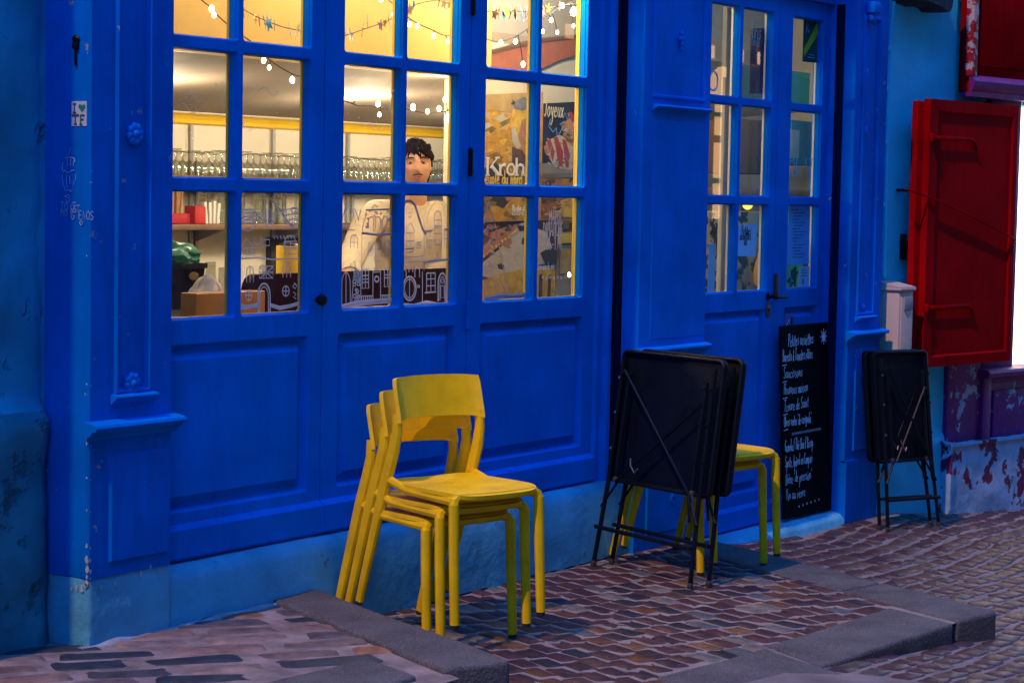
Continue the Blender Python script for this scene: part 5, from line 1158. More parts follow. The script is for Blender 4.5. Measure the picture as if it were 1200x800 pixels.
m = MB(); m.add(t); tag(m.build('crumpled_paper', flat('tissue_paper', (.62, .56, .48)), None, loc=(a.x + w * .62, .50, zc + hh - .035)), 'crumpled cream tissue paper spilling over the wooden crate', 'paper')
a, b2 = F(201, 309, .70), F(245, 309, .70)
e = empty('black_bin', ((a.x + b2.x) / 2, .70, zc + .001), 0, 'square black bin lined with a green bag at the left of the window', 'bin')
hw = (b2.x - a.x) / 2; hh = a.z - zc - .002
m = MB(); m.loft([[(sx * hw * f, .14 + sy * .12 * f, z) for sx, sy in ((-1, -1), (1, -1), (1, 1), (-1, 1))] for f, z in ((.86, 0), (1, hh - .02), (1.06, hh - .02), (1.06, hh), (.96, hh), (.84, .05))], cap0=True, cap1=True); bb = m.build('body', flat('black_plastic', (.012, .012, .013), .35), e, ang=20)
m = MB(); m.lathe([(.026, 0), (.026, -.004), (.001, -.005)], (hw * .35, .018, hh * .72), 16, 'Y'); o = m.build('badge', flat('brass_badge', (.30, .20, .08), .4), bb); o.scale = (1, 1, .6); o.location.z = hh * .72 * .4
t = bmesh.new(); bmesh.ops.create_icosphere(t, subdivisions=4, radius=1)
for v in t.verts:
    n = mnoise.noise(v.co * 2.2) * .35 + mnoise.noise(v.co * 6) * .16
    v.co = Vector((v.co.x * (hw * 1.28) * (1 + n * .5), v.co.y * .14 * (1 + n * .5), v.co.z * .07 * (1 + n * .8) if v.co.z > 0 else v.co.z * .05 * (1 + n)))
m = MB(); m.add(t); tag(m.build('green_bag', mat('green_plastic_bag', (.02, .26, .15), .35, .2, 20, .2, 60), None, loc=((a.x + b2.x) / 2 - .005, .84, zc + hh + .02)), 'crumpled green plastic bag topping the black bin', 'bag')
q = F(262, 330, .9)
for i, (px, hh2) in enumerate(((247, .12), (262, .10))):
    q = F(px, 343, .85); m = MB(); m.box(-.03, .03, 0, .004, 0, hh2, .001, 1); tag(m.build('glass_stand', WARE, None, loc=(q.x, .85, q.z)), ('taller' if i == 0 else 'shorter') + ' clear acrylic card stand behind the wooden crate', 'stand')
# spot lamp under the low ceiling
q = F(214, 123, 2.30); e = empty('wall_lamp', (q.x, 2.30, q.z), 0, 'dark bar-shaped wall lamp over the cornice at the left pane', 'lamp'); e.scale = (1.45, 1.2, .75)
m = MB(); m.tube([(-.16, 0, .0), (.15, 0, -.004)], .010, 8); m.sphere((.0, 0, 0), .030, 10, 7, (1.8, 1, .55)); m.build('arm', IRON, e); m = MB(); m.sphere((.02, -.022, -.004), .014, 8, 6, (1.4, .6, .6)); m.build('lens', BULB, e)
m = MB(); m.tube([(0, .0, 0), (0, .085, 0)], .008, 6); m.build('stem', IRON, e)

# ================================================================== FAIRY LIGHTS AND STARS
YF = .25
CORD = mat('dark_cord', (.03, .022, .015), .6)
def fairy(label, cord, bulbs, Y=YF, r=.0042):
    pts = [F(x, y, Y) for x, y in cord]; o = pts[0].copy(); e = empty('fairy_lights', o, 0, label, 'string lights')
    sm = []
    for i in range(len(pts) - 1):
        p0, p1, p2, p3 = pts[max(i - 1, 0)], pts[i], pts[i + 1], pts[min(i + 2, len(pts) - 1)]
        for k in range(4):
            t_ = k / 4; sm.append(.5 * ((2 * p1) + (p2 - p0) * t_ + (2 * p0 - 5 * p1 + 4 * p2 - p3) * t_ * t_ + (3 * p1 - p0 - 3 * p2 + p3) * t_ ** 3) - o)
    sm.append(pts[-1] - o); m = MB(); m.tube(sm, r * .55, 5); m.build('cord', CORD, e)
    me = None
    for b2 in bulbs:
        q = F(b2[0], b2[1], Y - .004) - o; s_ = b2[2] if len(b2) > 2 else 1.0
        near = min(sm, key=lambda p: (p - q).length)
        if me is None:
            m = MB(); m.lathe([(.001, -.0095), (.0050, -.008), (.0072, -.002), (.0068, .004), (.004, .009), (.001, .011)], (0, 0, 0), 8); b0 = m.build('bulb', BULB, e); me = b0.data; bo = b0
        else: bo = bpy.data.objects.new('bulb', me); COL.objects.link(bo); bo.parent = e
        bo.location = q; bo.scale = (s_, s_, s_)
        if (near - q).length > .01:
            m = MB(); m.tube([near, (near + q) / 2 + Vector((.004, 0, 0)), q + (near - q).normalized() * .008], r * .6, 4); m.build('socket_lead', CORD, e)
fairy('long fairy-light string sagging across the first and second window leaves', [(224, -14), (236, 0), (247, 9), (256, 19), (268, 30), (284, 42), (298, 52), (312, 67), (330, 80), (345, 88), (357, 92), (380, 108), (402, 118), (412, 121), (420, 124), (440, 124.5), (452, 128), (470, 126), (486, 130), (501, 133), (512, 131), (524, 130), (535, 116), (545, 96)],
      [(248, 11, 1.25), (251, 18), (309, 71, 1.1), (315.5, 79.5, .9), (342.5, 94, 1.2), (417, 115), (443, 122, 1.2), (461, 122, 1.1), (444.6, 134.6, .9), (484, 126, 1.35), (501, 131, 1.0), (514.5, 127.5, 1.1), (522, 117, 1.3), (524.5, 139, 1.7), (529, 105, .8)])
fairy('upper fairy-light string crossing from the second leaf to the third', [(440, -14), (455, 0), (468, 11), (480, 22), (492, 29), (508, 36), (522, 42), (538, 41), (556, 40), (573, 47), (585, 49), (600, 45), (614, 37), (626, 28), (640, 20), (655, 10), (672, 2), (690, -8)],
      [(446.6, 0), (462, 17, 1.2), (480, 29), (489, 31), (508, 42.5, 1.1), (524.5, 49), (587, 50, 1.1), (604, 49, 1.1), (623, 40.5, 1.1), (624, 57, 1.3), (613, 75.6, 1.2), (636, 37), (653, 38, .9), (646, 24, 1.1), (672, 30.6, .9), (659, 7, 1.2), (672, 14, 2.0)])
fairy('fairy-light string hanging down the right edge of the third leaf', [(694, -10), (688, 30), (686, 60), (684, 90), (682, 120), (680, 150), (680, 185), (678, 215), (677, 240), (675, 262), (672, 285), (671, 305), (670, 325), (669, 350)],
      [(681, 92, .8), (677, 200, 1.5), (677, 284, 1.3), (676, 301, 1.2), (667, 322, 1.0)], .17)
SHC = [flat('star_silver', (.55, .48, .38), .3), flat('star_gold', (.75, .50, .12), .3), flat('star_blue', (.02, .28, .70), .3), flat('star_lilac', (.42, .32, .46), .3), flat('star_green', (.12, .42, .16), .3), flat('star_dark', (.12, .10, .10), .3)]
def star_garland(label, cord, stars, Y=.20):
    pts = [F(x, y, Y) for x, y in cord]; o = pts[0].copy(); e = empty('star_garland', o, 0, label, 'garland'); m = MB(); m.tube([p - o for p in pts], .0018, 4); m.build('thread', CORD, e)
    rd = random.Random(len(stars))
    for x, y, c, s_ in stars:
        s_ *= 1.25; q = F(x, y, Y - .004) - o; m = MB(); a0 = rd.uniform(0, 1.2); P = [(math.cos(a0 + math.pi * i / 5) * (.022 if i % 2 == 0 else .0095) * s_, 0, math.sin(a0 + math.pi * i / 5) * (.022 if i % 2 == 0 else .0095) * s_) for i in range(10)]
        m.prism(P, (0, .0012, 0)); m.build('star', SHC[c], e, loc=q, rot=(rd.uniform(-.25, .25), 0, rd.uniform(-.1, .9)), smooth=False)
star_garland('foil star garland across the top right pane of the first leaf', [(280, 8), (290, 14), (303, 21), (318, 27), (332, 32), (345, 35), (362, 38)], [(285, 15, 5, 1.1), (291, 19, 0, .5), (299, 21, 1, .9), (304, 25, 3, .9), (310, 26, 2, 1.1), (315, 28, 2, 1.2), (322, 30, 5, .8), (340, 36, 2, 1.1), (349, 36, 0, 1.4), (354, 38, 0, .7)])
star_garland('foil star garland climbing across the second leaf', [(398, 44), (411, 40), (425, 35), (440, 30), (456, 24), (470, 15), (486, 6), (500, 2), (520, 0), (540, 3)], [(404, 42, 5, 1), (411, 41, 3, 1.2), (425, 36, 4, 1.1), (431, 26, 2, 1.1), (446, 30, 3, .9), (456, 25, 0, 1.4), (451, 27, 1, .8), (480, 12, 0, 1), (485, 6, 2, 1), (515, 3, 4, 1.1), (520, 4, 0, 1.1), (527, 5, 1, 1)])
star_garland('foil star garland level across the top of the third leaf', [(568, 14), (580, 13), (600, 13), (615, 14), (627, 12), (645, 9), (665, 6), (690, 2)], [(575, 14, 1, 1.2), (580, 17, 0, 1), (585, 14, 1, 1.1), (590, 18, 2, .9), (594, 12, 1, 1.6), (598, 17, 4, 1), (604, 14, 1, 1.1), (604, 19, 5, 1.1), (612, 17, 2, 1.4), (617, 16, 3, 1.1), (621, 13, 5, .9), (637, 14, 0, 1), (643, 11, 1, 1), (648, 14, 2, .9), (656, 8, 0, 1)])

# ================================================================== POSTERS IN THE THIRD LEAF
YP1 = .50
def blotches(o, c, Y, quad, cols, n, smin, smax, seed):
    """loose brush marks that break up the print"""
    rd_ = random.Random(seed); ms = [MB() for _ in cols]
    (x0, y0), (x1, y1) = quad
    for i in range(n):
        k = rd_.randrange(len(cols)); x, y, r_ = rd_.uniform(x0, x1), rd_.uniform(y0, y1), rd_.uniform(smin, smax); a0 = rd_.uniform(-1, 1); pts = []
        for j in range(9):
            a = 2 * math.pi * j / 9; q_ = r_ * rd_.uniform(.55, 1.1); dx, dy = math.cos(a) * q_ * 1.5, math.sin(a) * q_ * .7
            px_, py_ = x + dx * math.cos(a0) - dy * math.sin(a0), y + dx * math.sin(a0) + dy * math.cos(a0)
            pts.append((min(max(px_, x0 - 1), x1 + 1), min(max(py_, y0 - 1), y1 + 1)))
        ms[k].poly([F(px_, py_, Y - .00165 - .000002 * i) - c for px_, py_ in pts])
    for mm, cc in zip(ms, cols): mm.build('brush_marks', cc, o, smooth=False)['kind'] = 'stuff'
def art(o, c, Y, shapes):
    """flat printed areas: (material, pixel outline, layer)"""
    for i, (mt, pts, ly) in enumerate(shapes):
        m = MB(); m.poly([F(x, y, Y - .0004 * ly - .0008) - c for x, y in pts]); m.build('printed_area', mt, o, smooth=False)
OCH, OCH2, OLIVE, BRN, DKB = mat('print_ochre', (.60, .30, .02), .7, .3, 22), mat('print_ochre_light', (.72, .42, .05), .7, .25, 26), mat('print_olive', (.26, .16, .02), .7, .35, 24), mat('print_brown', (.12, .06, .02), .7, .4, 20), mat('print_dark', (.035, .03, .025), .7, .4, 18)
SAND, SKIN_P, GRY, PALE = mat('print_sand', (.50, .33, .12), .7, .2, 14), mat('print_skin', (.50, .22, .10), .7, .3, 30), mat('print_grey', (.20, .19, .18), .7, .4, 40), mat('print_pale', (.56, .47, .30), .7, .12, 20)
o, c = sheet('exhibition_poster', [(566, 111), (637, 108), (634, 258), (562.5, 259.5)], YP1, OCH, 'tall ochre exhibition poster titled in white behind the left panes of the third leaf', 'poster')
art(o, c, YP1, [(SAND, [(566.3, 111.3), (636.6, 108.3), (636, 128), (600, 132), (566.2, 128)], 1), (PALE, [(566.2, 130), (600, 133), (592, 150), (575, 158), (566, 160)], 1), (OLIVE, [(566, 153), (598, 138), (597, 144), (566, 162)], 2), (OLIVE, [(565, 186), (582, 178), (592, 186), (600, 205), (592, 214), (565, 200)], 2),
     (OCH2, [(601, 128), (620, 128), (622, 140), (606, 158), (598, 150)], 3), (GRY, [(602, 124), (606, 117), (614, 114), (622, 117), (624, 126), (612, 130), (603, 128)], 4), (SKIN_P, [(612, 140), (622, 138), (623, 164), (612, 172), (607, 160)], 4), (PALE, [(599, 150), (604, 150), (608, 164), (611, 172), (606, 175), (600, 165)], 5),
     (BRN, [(600, 172), (612, 176), (620, 190), (612, 200), (600, 190)], 3), (DKB, [(565, 200), (580, 190), (598, 208), (600, 219), (564, 220)], 3), (DKB, [(563.5, 222), (585, 222), (600, 232), (590, 244), (575, 238), (563, 258)], 2), (SKIN_P, [(590, 228), (600, 227), (603, 232), (594, 236)], 4), (OLIVE, [(605, 200), (634, 190), (634, 225), (604, 218)], 2)])
blotches(o, c, YP1, ((566.5, 131), (634, 198)), [OCH, OCH2, OCH], 46, 2.0, 6.5, 5); blotches(o, c, YP1, ((600, 116), (622, 128)), [GRY, DKB], 12, 1, 3, 6); blotches(o, c, YP1, ((565, 222), (632, 256)), [OLIVE, OCH], 26, 2.0, 6, 7)
WPR = flat('print_white', (.85, .80, .68)); YPR = flat('print_yellow', (.80, .52, .06))
def serif(mb, txt, x0, yb, hpx, Y, c, wpx):
    """bold serif capitals and lowercase built from thick and thin strokes with slabs; pixel units on plane Y"""
    SHP = {'K': [((0, 0), (0, 1), 3), ((.15, .42), (.62, 1), 1.2), ((.26, .52), (.72, 0), 3)], 'r': [((0, 0), (0, .62), 2.8), ((0, .42), (.22, .62), 1.6), ((.22, .62), (.34, .58), 2.4)], 'h': [((0, 0), (0, 1), 2.8), ((0, .42), (.2, .62), 1.6), ((.2, .62), (.42, .52), 2), ((.42, .52), (.42, 0), 2.8)],
           'o': [((.26 + .24 * math.cos(R(a)), .31 + .31 * math.sin(R(a))), (.26 + .24 * math.cos(R(a + 36)), .31 + .31 * math.sin(R(a + 36))), 2.6 if a % 180 < 30 or a % 180 > 110 else 1.8) for a in range(0, 360, 36)],
           'g': [((.22 + .2 * math.cos(R(a)), .42 + .2 * math.sin(R(a))), (.22 + .2 * math.cos(R(a + 45)), .42 + .2 * math.sin(R(a + 45))), 2.2) for a in range(0, 360, 45)] + [((.12, .22), (.4, .06), 2.2), ((.4, .06), (.4, -.16), 2.2), ((.4, -.16), (.05, -.2), 2), ((.05, -.2), (.1, .04), 1.8), ((.4, .58), (.52, .64), 1.6)]}
    SER = {'K': [(0, 0), (0, 1), (.62, 1), (.72, 0)], 'r': [(0, 0)], 'h': [(0, 0), (.42, 0)]}
    adv = {'K': .80, 'r': .42, 'o': .62, 'h': .62, 'g': .55}; x = x0
    for ch in txt:
        for a, b2, w_ in SHP[ch]: mb.tube([F(x + a[0] * wpx, yb - a[1] * hpx, Y) - c, F(x + b2[0] * wpx, yb - b2[1] * hpx, Y) - c], w_ * .0032, 6, .2)
        for a in SER.get(ch, []): mb.tube([F(x + (a[0] - .13) * wpx, yb - a[1] * hpx, Y) - c, F(x + (a[0] + .13) * wpx, yb - a[1] * hpx, Y) - c], .0032, 4, .3)
        x += adv[ch] * wpx
m = MB(); serif(m, 'Krohg', 571.5, 205.5, 20.5, YP1 - .004, c, 18.5); m.build('poster_title', WPR, o)
m = MB(); ptext(m, 'peuple du nord', 564.5, 215.6, YP1 - .004, c, .062, .0046, .66); m.build('poster_subtitle', YPR, o)
m = MB(); ptext(m, "Musée d'Orsay", 600, 246.5, YP1 - .004, c, .026, .0024, .95); ptext(m, '25.03-27.07', 600, 252, YP1 - .004, c, .026, .0024, .95); m.build('poster_dates', WPR, o)
o, c = sheet('animal_poster', [(562, 260.5), (654, 257.5), (651, 352), (559, 358)], YP1 + .01, mat('print_dark_brown', (.055, .028, .014), .7, .4, 10), 'large poster of a white animal over yellow cloth, low in the third leaf', 'poster')
art(o, c, YP1 + .01, [(SKIN_P, [(562, 285), (580, 270), (606, 262), (612, 268), (590, 285), (562, 306)], 1), (mat('print_white_fur', (.60, .50, .36), .7, .14, 12), [(561.5, 311), (585, 292), (604, 268), (617, 262), (640, 272), (648, 292), (642, 308), (600, 318), (580, 328), (561, 322)], 2), (DKB, [(606, 266), (611, 263), (618, 264), (617, 270), (609, 271)], 4), (DKB, [(612, 279), (617, 278), (619, 284), (616, 287), (611, 286)], 4), (WPR, [(607, 263), (612, 261), (617, 262), (612, 265)], 5),
     (DKB, [(583, 310), (588, 308), (591, 312), (589, 316), (584, 315)], 4), (mat('print_yellow_cloth', (.62, .36, .03), .7, .35, 22), [(560, 357), (560.5, 330), (590, 320), (625, 312), (651, 312), (650, 352)], 3), (DKB, [(633, 296), (641, 292), (651, 290), (650, 316), (640, 312)], 5), (OCH2, [(575, 338), (590, 330), (600, 334), (580, 348)], 6), (BRN, [(632, 322), (636, 321), (635, 350), (631, 350)], 6), (BRN, [(643, 322), (646, 321), (645, 348), (641, 349)], 6)])
blotches(o, c, YP1 + .01, ((563, 326), (650, 352)), [OCH, OCH2, OCH], 40, 2.0, 6, 8); blotches(o, c, YP1 + .01, ((564, 264), (600, 290)), [BRN, SKIN_P], 20, 2, 6, 9); blotches(o, c, YP1 + .01, ((575, 286), (640, 312)), [PALE, PALE], 16, 2, 5, 10)
m = MB()
for i in range(12): q = F(567 + i * 3.6, 300 - i * 2.75, YP1 + .005) - c; m.sphere(q, .0065, 6, 5, (1, .3, 1))
m.build('printed_beads', OCH2, o)
o, c = sheet('dark_poster', [(634.5, 121.5), (681.5, 119), (680, 202), (633.5, 204)], YP1 + .02, mat('print_navy', (.020, .020, .035), .7, .3, 16), 'dark navy poster of a striped figure with a red cap in the third leaf', 'poster')
RSTR, CRM = flat('print_red', (.42, .05, .03)), flat('print_cream', (.62, .48, .30))
art(o, c, YP1 + .02, [(SKIN_P, [(658, 146), (668, 138), (678, 146), (679, 165), (668, 170), (660, 160)], 2), (RSTR, [(664, 133), (669, 131), (676, 139), (678, 145), (670, 142)], 3), (CRM, [(640, 166), (655, 158), (676, 166), (678, 192), (668, 199), (650, 196), (639, 178)], 2), (RSTR, [(641, 166), (645, 163), (650, 178), (648, 190)], 4), (RSTR, [(649, 161), (653, 160), (660, 178), (659, 195), (655, 195)], 4), (RSTR, [(659, 163), (663, 164), (668, 182), (666, 197), (663, 196)], 4), (CRM, [(671, 144), (677, 144), (678, 149), (672, 149)], 5), (SKIN_P, [(637, 172), (642, 168), (645, 178), (640, 182)], 3), (mat('print_floor', (.30, .25, .20), .7), [(633.8, 192), (640, 191), (680, 192), (680, 202), (633.5, 204)], 1)])
blotches(o, c, YP1 + .02, ((640, 160), (677, 197)), [RSTR, CRM, OCH, DKB], 50, .7, 2.2, 11); blotches(o, c, YP1 + .02, ((660, 138), (678, 168)), [SKIN_P, CRM, DKB], 22, .7, 2.2, 12)
m = MB(); ptext(m, 'Joyeux', 637, 136.5, YP1 + .014, c, .092, .0034, .50, .18); m.build('script_title', PALE, o)
m = MB()
for pts in ([(645, 140), (643, 148), (648, 155), (652, 150), (653, 160)], [(655, 158), (659, 150), (656, 146), (661, 143)], [(660, 138), (662, 132), (665, 140), (667, 133)], [(646, 172), (644, 186), (649, 194), (655, 188)], [(661, 180), (666, 190), (671, 176), (674, 194)], [(668, 150), (664, 155), (669, 158)]): m.tube([F(x, y, YP1 + .014) - c for x, y in pts], .0026, 4, .4)
m.build('scribbled_lines', flat('print_sky_blue', (.16, .34, .62)), o)
o, c = sheet('brick_picture', [(633, 209), (672.5, 207.5), (671.5, 256.5), (631, 257.6)], YP1 + .03, mat('print_brick', (.42, .15, .05), .7, .35, 14), 'brick-coloured picture card under the dark navy poster', 'poster')
art(o, c, YP1 + .03, [(BRN, [(633, 232), (652, 228), (652, 236), (632, 239)], 2), (OCH2, [(655, 236), (671, 230), (671, 255), (654, 252)], 2), (DKB, [(640, 212), (650, 210), (650, 218), (640, 220)], 2), (OCH, [(658, 210), (671, 209), (671, 225), (660, 226)], 2), (SKIN_P, [(646, 216), (652, 214), (654, 220), (648, 222)], 3), (YPR, [(661, 245), (671, 244), (671, 254), (660, 254)], 4)])
blotches(o, c, YP1 + .03, ((633, 210), (671, 255)), [BRN, OCH, SKIN_P, DKB], 46, .8, 3, 13)
o, c = sheet('yellow_card', [(654, 259), (683, 257), (681, 283), (652, 285)], YP1 + .05, YPR, 'yellow strip card at the right edge of the third leaf', 'poster')
art(o, c, YP1 + .05, [(BRN, [(655, 264), (668, 261), (680, 264), (678, 271), (660, 272)], 2), (OCH, [(660, 260), (668, 259), (666, 268), (660, 268)], 3)])
o, c = sheet('framed_note', [(656, 286), (682, 284), (680, 321), (655, 322)], YP1 + .06, SAND, 'cream note in a thin dark frame beside the hanging lights', 'notice')
m = MB(); m.tube([F(x, y, YP1 + .056) - c for x, y in ((656.6, 286.6), (681, 284.8), (679.4, 320.4), (655.6, 321.4), (656.6, 286.6))], .003, 4, .4); m.build('frame', DKB, o)
art(o, c, YP1 + .06, [(OCH, [(659, 297), (676, 289), (678, 294), (661, 303)], 2)])

# ================================================================== DRAWINGS AND LETTERS IN MARKER ON THE GLASS
def glass_art(leaf, lines, mtl, r=.0021, name='marker_drawing', Y=.0338):
    m = MB()
    for ln in lines:
        pts, w_ = ln if isinstance(ln, tuple) else (ln, 1)
        m.tube([F(x, y, Y) for x, y in pts], r * w_, 4, .35)
    return m.build(name, mtl, leaf)
def arch(x, y, w, h, skew=0): return [(x - w / 2, y), (x - w / 2, y - h * .6)] + [(x - w / 2 * math.cos(math.pi * i / 8), y - h * .6 - h * .4 * math.sin(math.pi * i / 8)) for i in range(1, 8)] + [(x + w / 2, y - h * .6), (x + w / 2, y)]
def rect(x0, y0, x1, y1): return [(x0, y0), (x1, y0 - .3), (x1, y1 - .3), (x0, y1), (x0, y0)]
def circ(x, y, r, n=12, sy=1): return [(x + r * math.cos(2 * math.pi * i / n), y + r * sy * math.sin(2 * math.pi * i / n)) for i in range(n + 1)]
def wind(x0, y0, x1, y1): return [rect(x0, y0, x1, y1), [((x0 + x1) / 2, y0), ((x0 + x1) / 2, y1)], [(x0, (y0 + y1) / 2), (x1, (y0 + y1) / 2)]]
rd = random.Random(6)
# second lower pane of the first leaf
A = []
A += [(arch(309.5, 366, 14, 34), 1.6), (arch(309.5, 366, 10, 30), 1), arch(293, 331, 8, 19), [(293, 331), (293, 312)]]
A += wind(304, 312, 320, 326) + [[(304, 326), (320, 313)], [(304, 313), (320, 326)], [(308, 326), (312, 318)]]
A += [arch(336, 325, 9, 17), [(336, 325), (336, 309)], circ(291.5, 346, 3.8, sy=1.6), [(291.5, 340), (291.5, 352)], [(288, 346), (295, 346)], circ(335, 341, 4, sy=1.5), [(335, 335), (335, 347)], [(331, 341), (339, 341)]]
for k in range(4): A.append(([(281.5, 356 + k * 2), (288, 358 + k * 1.4), (296, 357 + k), (303, 355 + k * 1.5)], 1)); A.append(([(317, 356 + k), (328, 359 + k * 1.2), (340, 357 + k), (350, 354 + k)], 1))
A += [[(345, 333), (343, 336), (346, 338), (348, 335), (345, 331.5)], [(344, 342), (347, 345), (344, 348), (347, 350)]]
# upper white-line houses of the same pane
A += [arch(315, 266, 11, 21), [(315, 266), (315, 246)], [(309.5, 257), (320.5, 257)], [(309.5, 262), (320.5, 262)], [(312, 266), (312, 248)], [(318, 266), (318, 248)]]
A += [([(316, 232), (321, 236), (324, 243), (330, 247), (333, 254), (339, 262), (346, 268)], 2.0), [(330, 246), (350, 244)], [(333, 252), (350, 250)], [(336, 258), (350, 256)], [(340, 264), (350, 262)]]
for k in range(6): A.append([(332 + k * 3.4, 246), (333 + k * 3.2, 266 - abs(2 - k))])
for k in range(6): A.append([(283 + k * 3.2, 245), (283 + k * 3.0, 262)])
for k in range(5): A.append([(281.5, 246 + k * 4), (301, 245 + k * 4)])
A += [[(281.5, 268), (292, 271), (302, 262), (308, 252), (312, 240), (316, 233)], [(282, 290), (289, 279), (297, 290)], rect(285, 291, 300, 298), [(290, 291), (290, 298)], [(295, 291), (295, 298)], rect(308, 281, 316, 288), [(298, 278), (298, 286), (306, 285), (306, 277)]]
A += [([(281.5, 303), (300, 302), (320, 304), (350, 303)], 1.2), circ(344, 246, 3), circ(327, 250, 2), circ(304, 252, 2), arch(340, 292, 12, 16)] + wind(333, 283, 348, 298)
for k in range(7): A.append([(320 + k * 4, 276), (322 + k * 4, 280)])
glass_art(lf1, A, LINEW)
# left pane of the second leaf: white lower street, blue-grey upper house
B = []
B += [arch(405.5, 357, 10, 38), [(405.5, 357), (405.5, 320)], (wind(424.5, 316, 432, 338)[0], 1.3), wind(424.5, 316, 432, 338)[1], wind(424.5, 316, 432, 338)[2], [(424.5, 323), (432, 322.6)], [(424.5, 331), (432, 330.6)]]
B += [(rect(437, 319, 446, 351), 1.2), (circ(441.5, 327, 2.5, sy=1.3), 1.6), (wind(450.5, 315, 458, 336)[0], 1.3), wind(450.5, 315, 458, 336)[1], wind(450.5, 315, 458, 336)[2], [(450.5, 322), (458, 321.6)], [(437, 318), (440, 313), (444, 313), (446, 318)]]
for k in range(26): x, y = 415 + rd.random() * 7 * (1 + 0), 318 + rd.random() * 36; B.append((circ(x, y, 1.2 + rd.random(), 6, 1.1), 1.0))
B += [[(415, 318), (412, 356)], [(422.5, 318), (423, 352)], ([(400, 359), (415, 355), (430, 353), (445, 352), (462, 351)], 3.2), ([(400, 361), (430, 356), (462, 353)], 2.4)]
for k in range(6): B.append([(424 + k * 2.2, 347), (424 + k * 2.2, 352)]); B.append([(448 + k * 2.2, 346), (448 + k * 2.2, 351)])
B += [[(423, 347), (437, 346.6)], [(447, 346), (461, 345.6)], [(411, 318), (411, 309), (416, 306), (417, 318)]]
glass_art(lf2, B, LINEW)
Cc = [([(424, 272), (430, 246), (456, 246), (461, 273)], 1.2), ([(424, 273), (440, 275), (461, 274)], 3.0), ([(429, 246), (456, 245)], 1.8), [(436, 244), (439, 240), (441, 243), (443, 241)]]
for x in (435, 443, 451): Cc += [(arch(x, 268, 6, 14), 1.3)]
for k in range(60):
    x, y = 428 + rd.random() * 30, 247 + rd.random() * 24
    if min(abs(x - q_) for q_ in (435, 443, 451)) > 3.6 or y < 254: Cc.append(circ(x, y, .9, 5))
Cc += [arch(415, 291, 8, 16), [(415, 291), (415, 275)], [(411, 284), (419, 284)]] + wind(432, 284, 437, 300) + wind(439.5, 283, 447, 301) + wind(452, 282, 458, 300) + [[(424, 274), (424, 318)], circ(443, 305, 1.6, 6), [(400, 262), (404, 244), (408, 238), (414, 248), (417, 262)], ([(402, 252), (408, 240), (412, 250)], 2.5), ([(416, 244), (420, 258), (423, 246)], 2.2), [(402, 262), (402, 269), (416, 269)], [(406, 262), (406, 269)], [(410, 262), (410, 269)], [(456, 250), (459, 246), (459, 258)]]
Cc += [([(474, 240), (476, 236), (481, 235.5), (486, 240), (490, 252), (495, 268), (499, 274.5)], 4.0), [(473, 252), (473, 300)], (circ(480, 252, 2, 10, 1.5), 1), [(476, 272), (478, 265), (481, 261), (484, 266), (486, 272)]] + wind(476, 273, 485, 292) + [([(475, 292), (485, 291), (484, 295), (477, 296)], 1.6)] + wind(488.5, 284, 493, 291) + [[(473, 302), (496, 300)], [(473, 308), (496, 306)]]
for k in range(9): Cc.append([(474 + k * 2.5, 307), (475.2 + k * 2.5, 302)])
Cc += [[(497, 262), (496, 254), (499, 249), (499, 243), (504, 234), (511, 229), (518, 232), (523, 240), (525, 246), (529, 250), (529, 262)], [(500, 262), (502, 250), (507, 240), (513, 234), (519, 240), (522, 250)], (arch(513, 264, 8, 17), 1.2), [(513, 264), (513, 247)], [(509, 258), (517, 258)], ([(509, 265), (517, 264.6)], 1.8)]
Cc += wind(509, 267, 517, 281) + [([(508.5, 281), (511, 287), (516, 287), (518, 280)], 1.4)] + wind(500, 272, 506, 291) + wind(521, 270, 528, 290) + [([(499, 271), (507, 270)], 2), ([(520, 269), (528.5, 268)], 2), ([(496, 308), (512, 305), (529, 304)], 3.0), [(497, 262), (497, 318)], ([(512, 304), (512, 298)], 1.2), circ(512, 297, 1.4, 6)]
glass_art(lf2, Cc, LINEB, r=.0014)
D = [(circ(480, 338, 7.6, 18, 1.85), 1.8), circ(480, 338, 6, 18, 1.8), [(480, 324), (480, 352)], circ(490.5, 335.5, 1.4, 6), (wind(500, 320, 510, 342)[0], 1.4), wind(500, 320, 510, 342)[1], [(500, 327), (510, 326.6)], [(500, 335), (510, 334.6)], ([(498, 343), (511, 342)], 1.5), (arch(518.5, 353, 10, 33), 1.8), arch(518.5, 352, 6, 28), [(518.5, 332), (516.5, 329), (518.5, 327), (520.5, 329), (518.5, 332)], rect(516.5, 335, 520.5, 349), arch(474, 325, 4, 9), arch(481.5, 319, 4.5, 7), arch(489, 325, 5.5, 12), [(495, 318), (495, 353)], ([(473, 357), (485, 358), (500, 354), (515, 357), (529, 354)], 3.2), ([(473, 358.5), (500, 356), (529, 356)], 2.4)]
D += [circ(508 + i * .3, 320, .6, 5) for i in range(1)]
glass_art(lf2, D, LINEW)
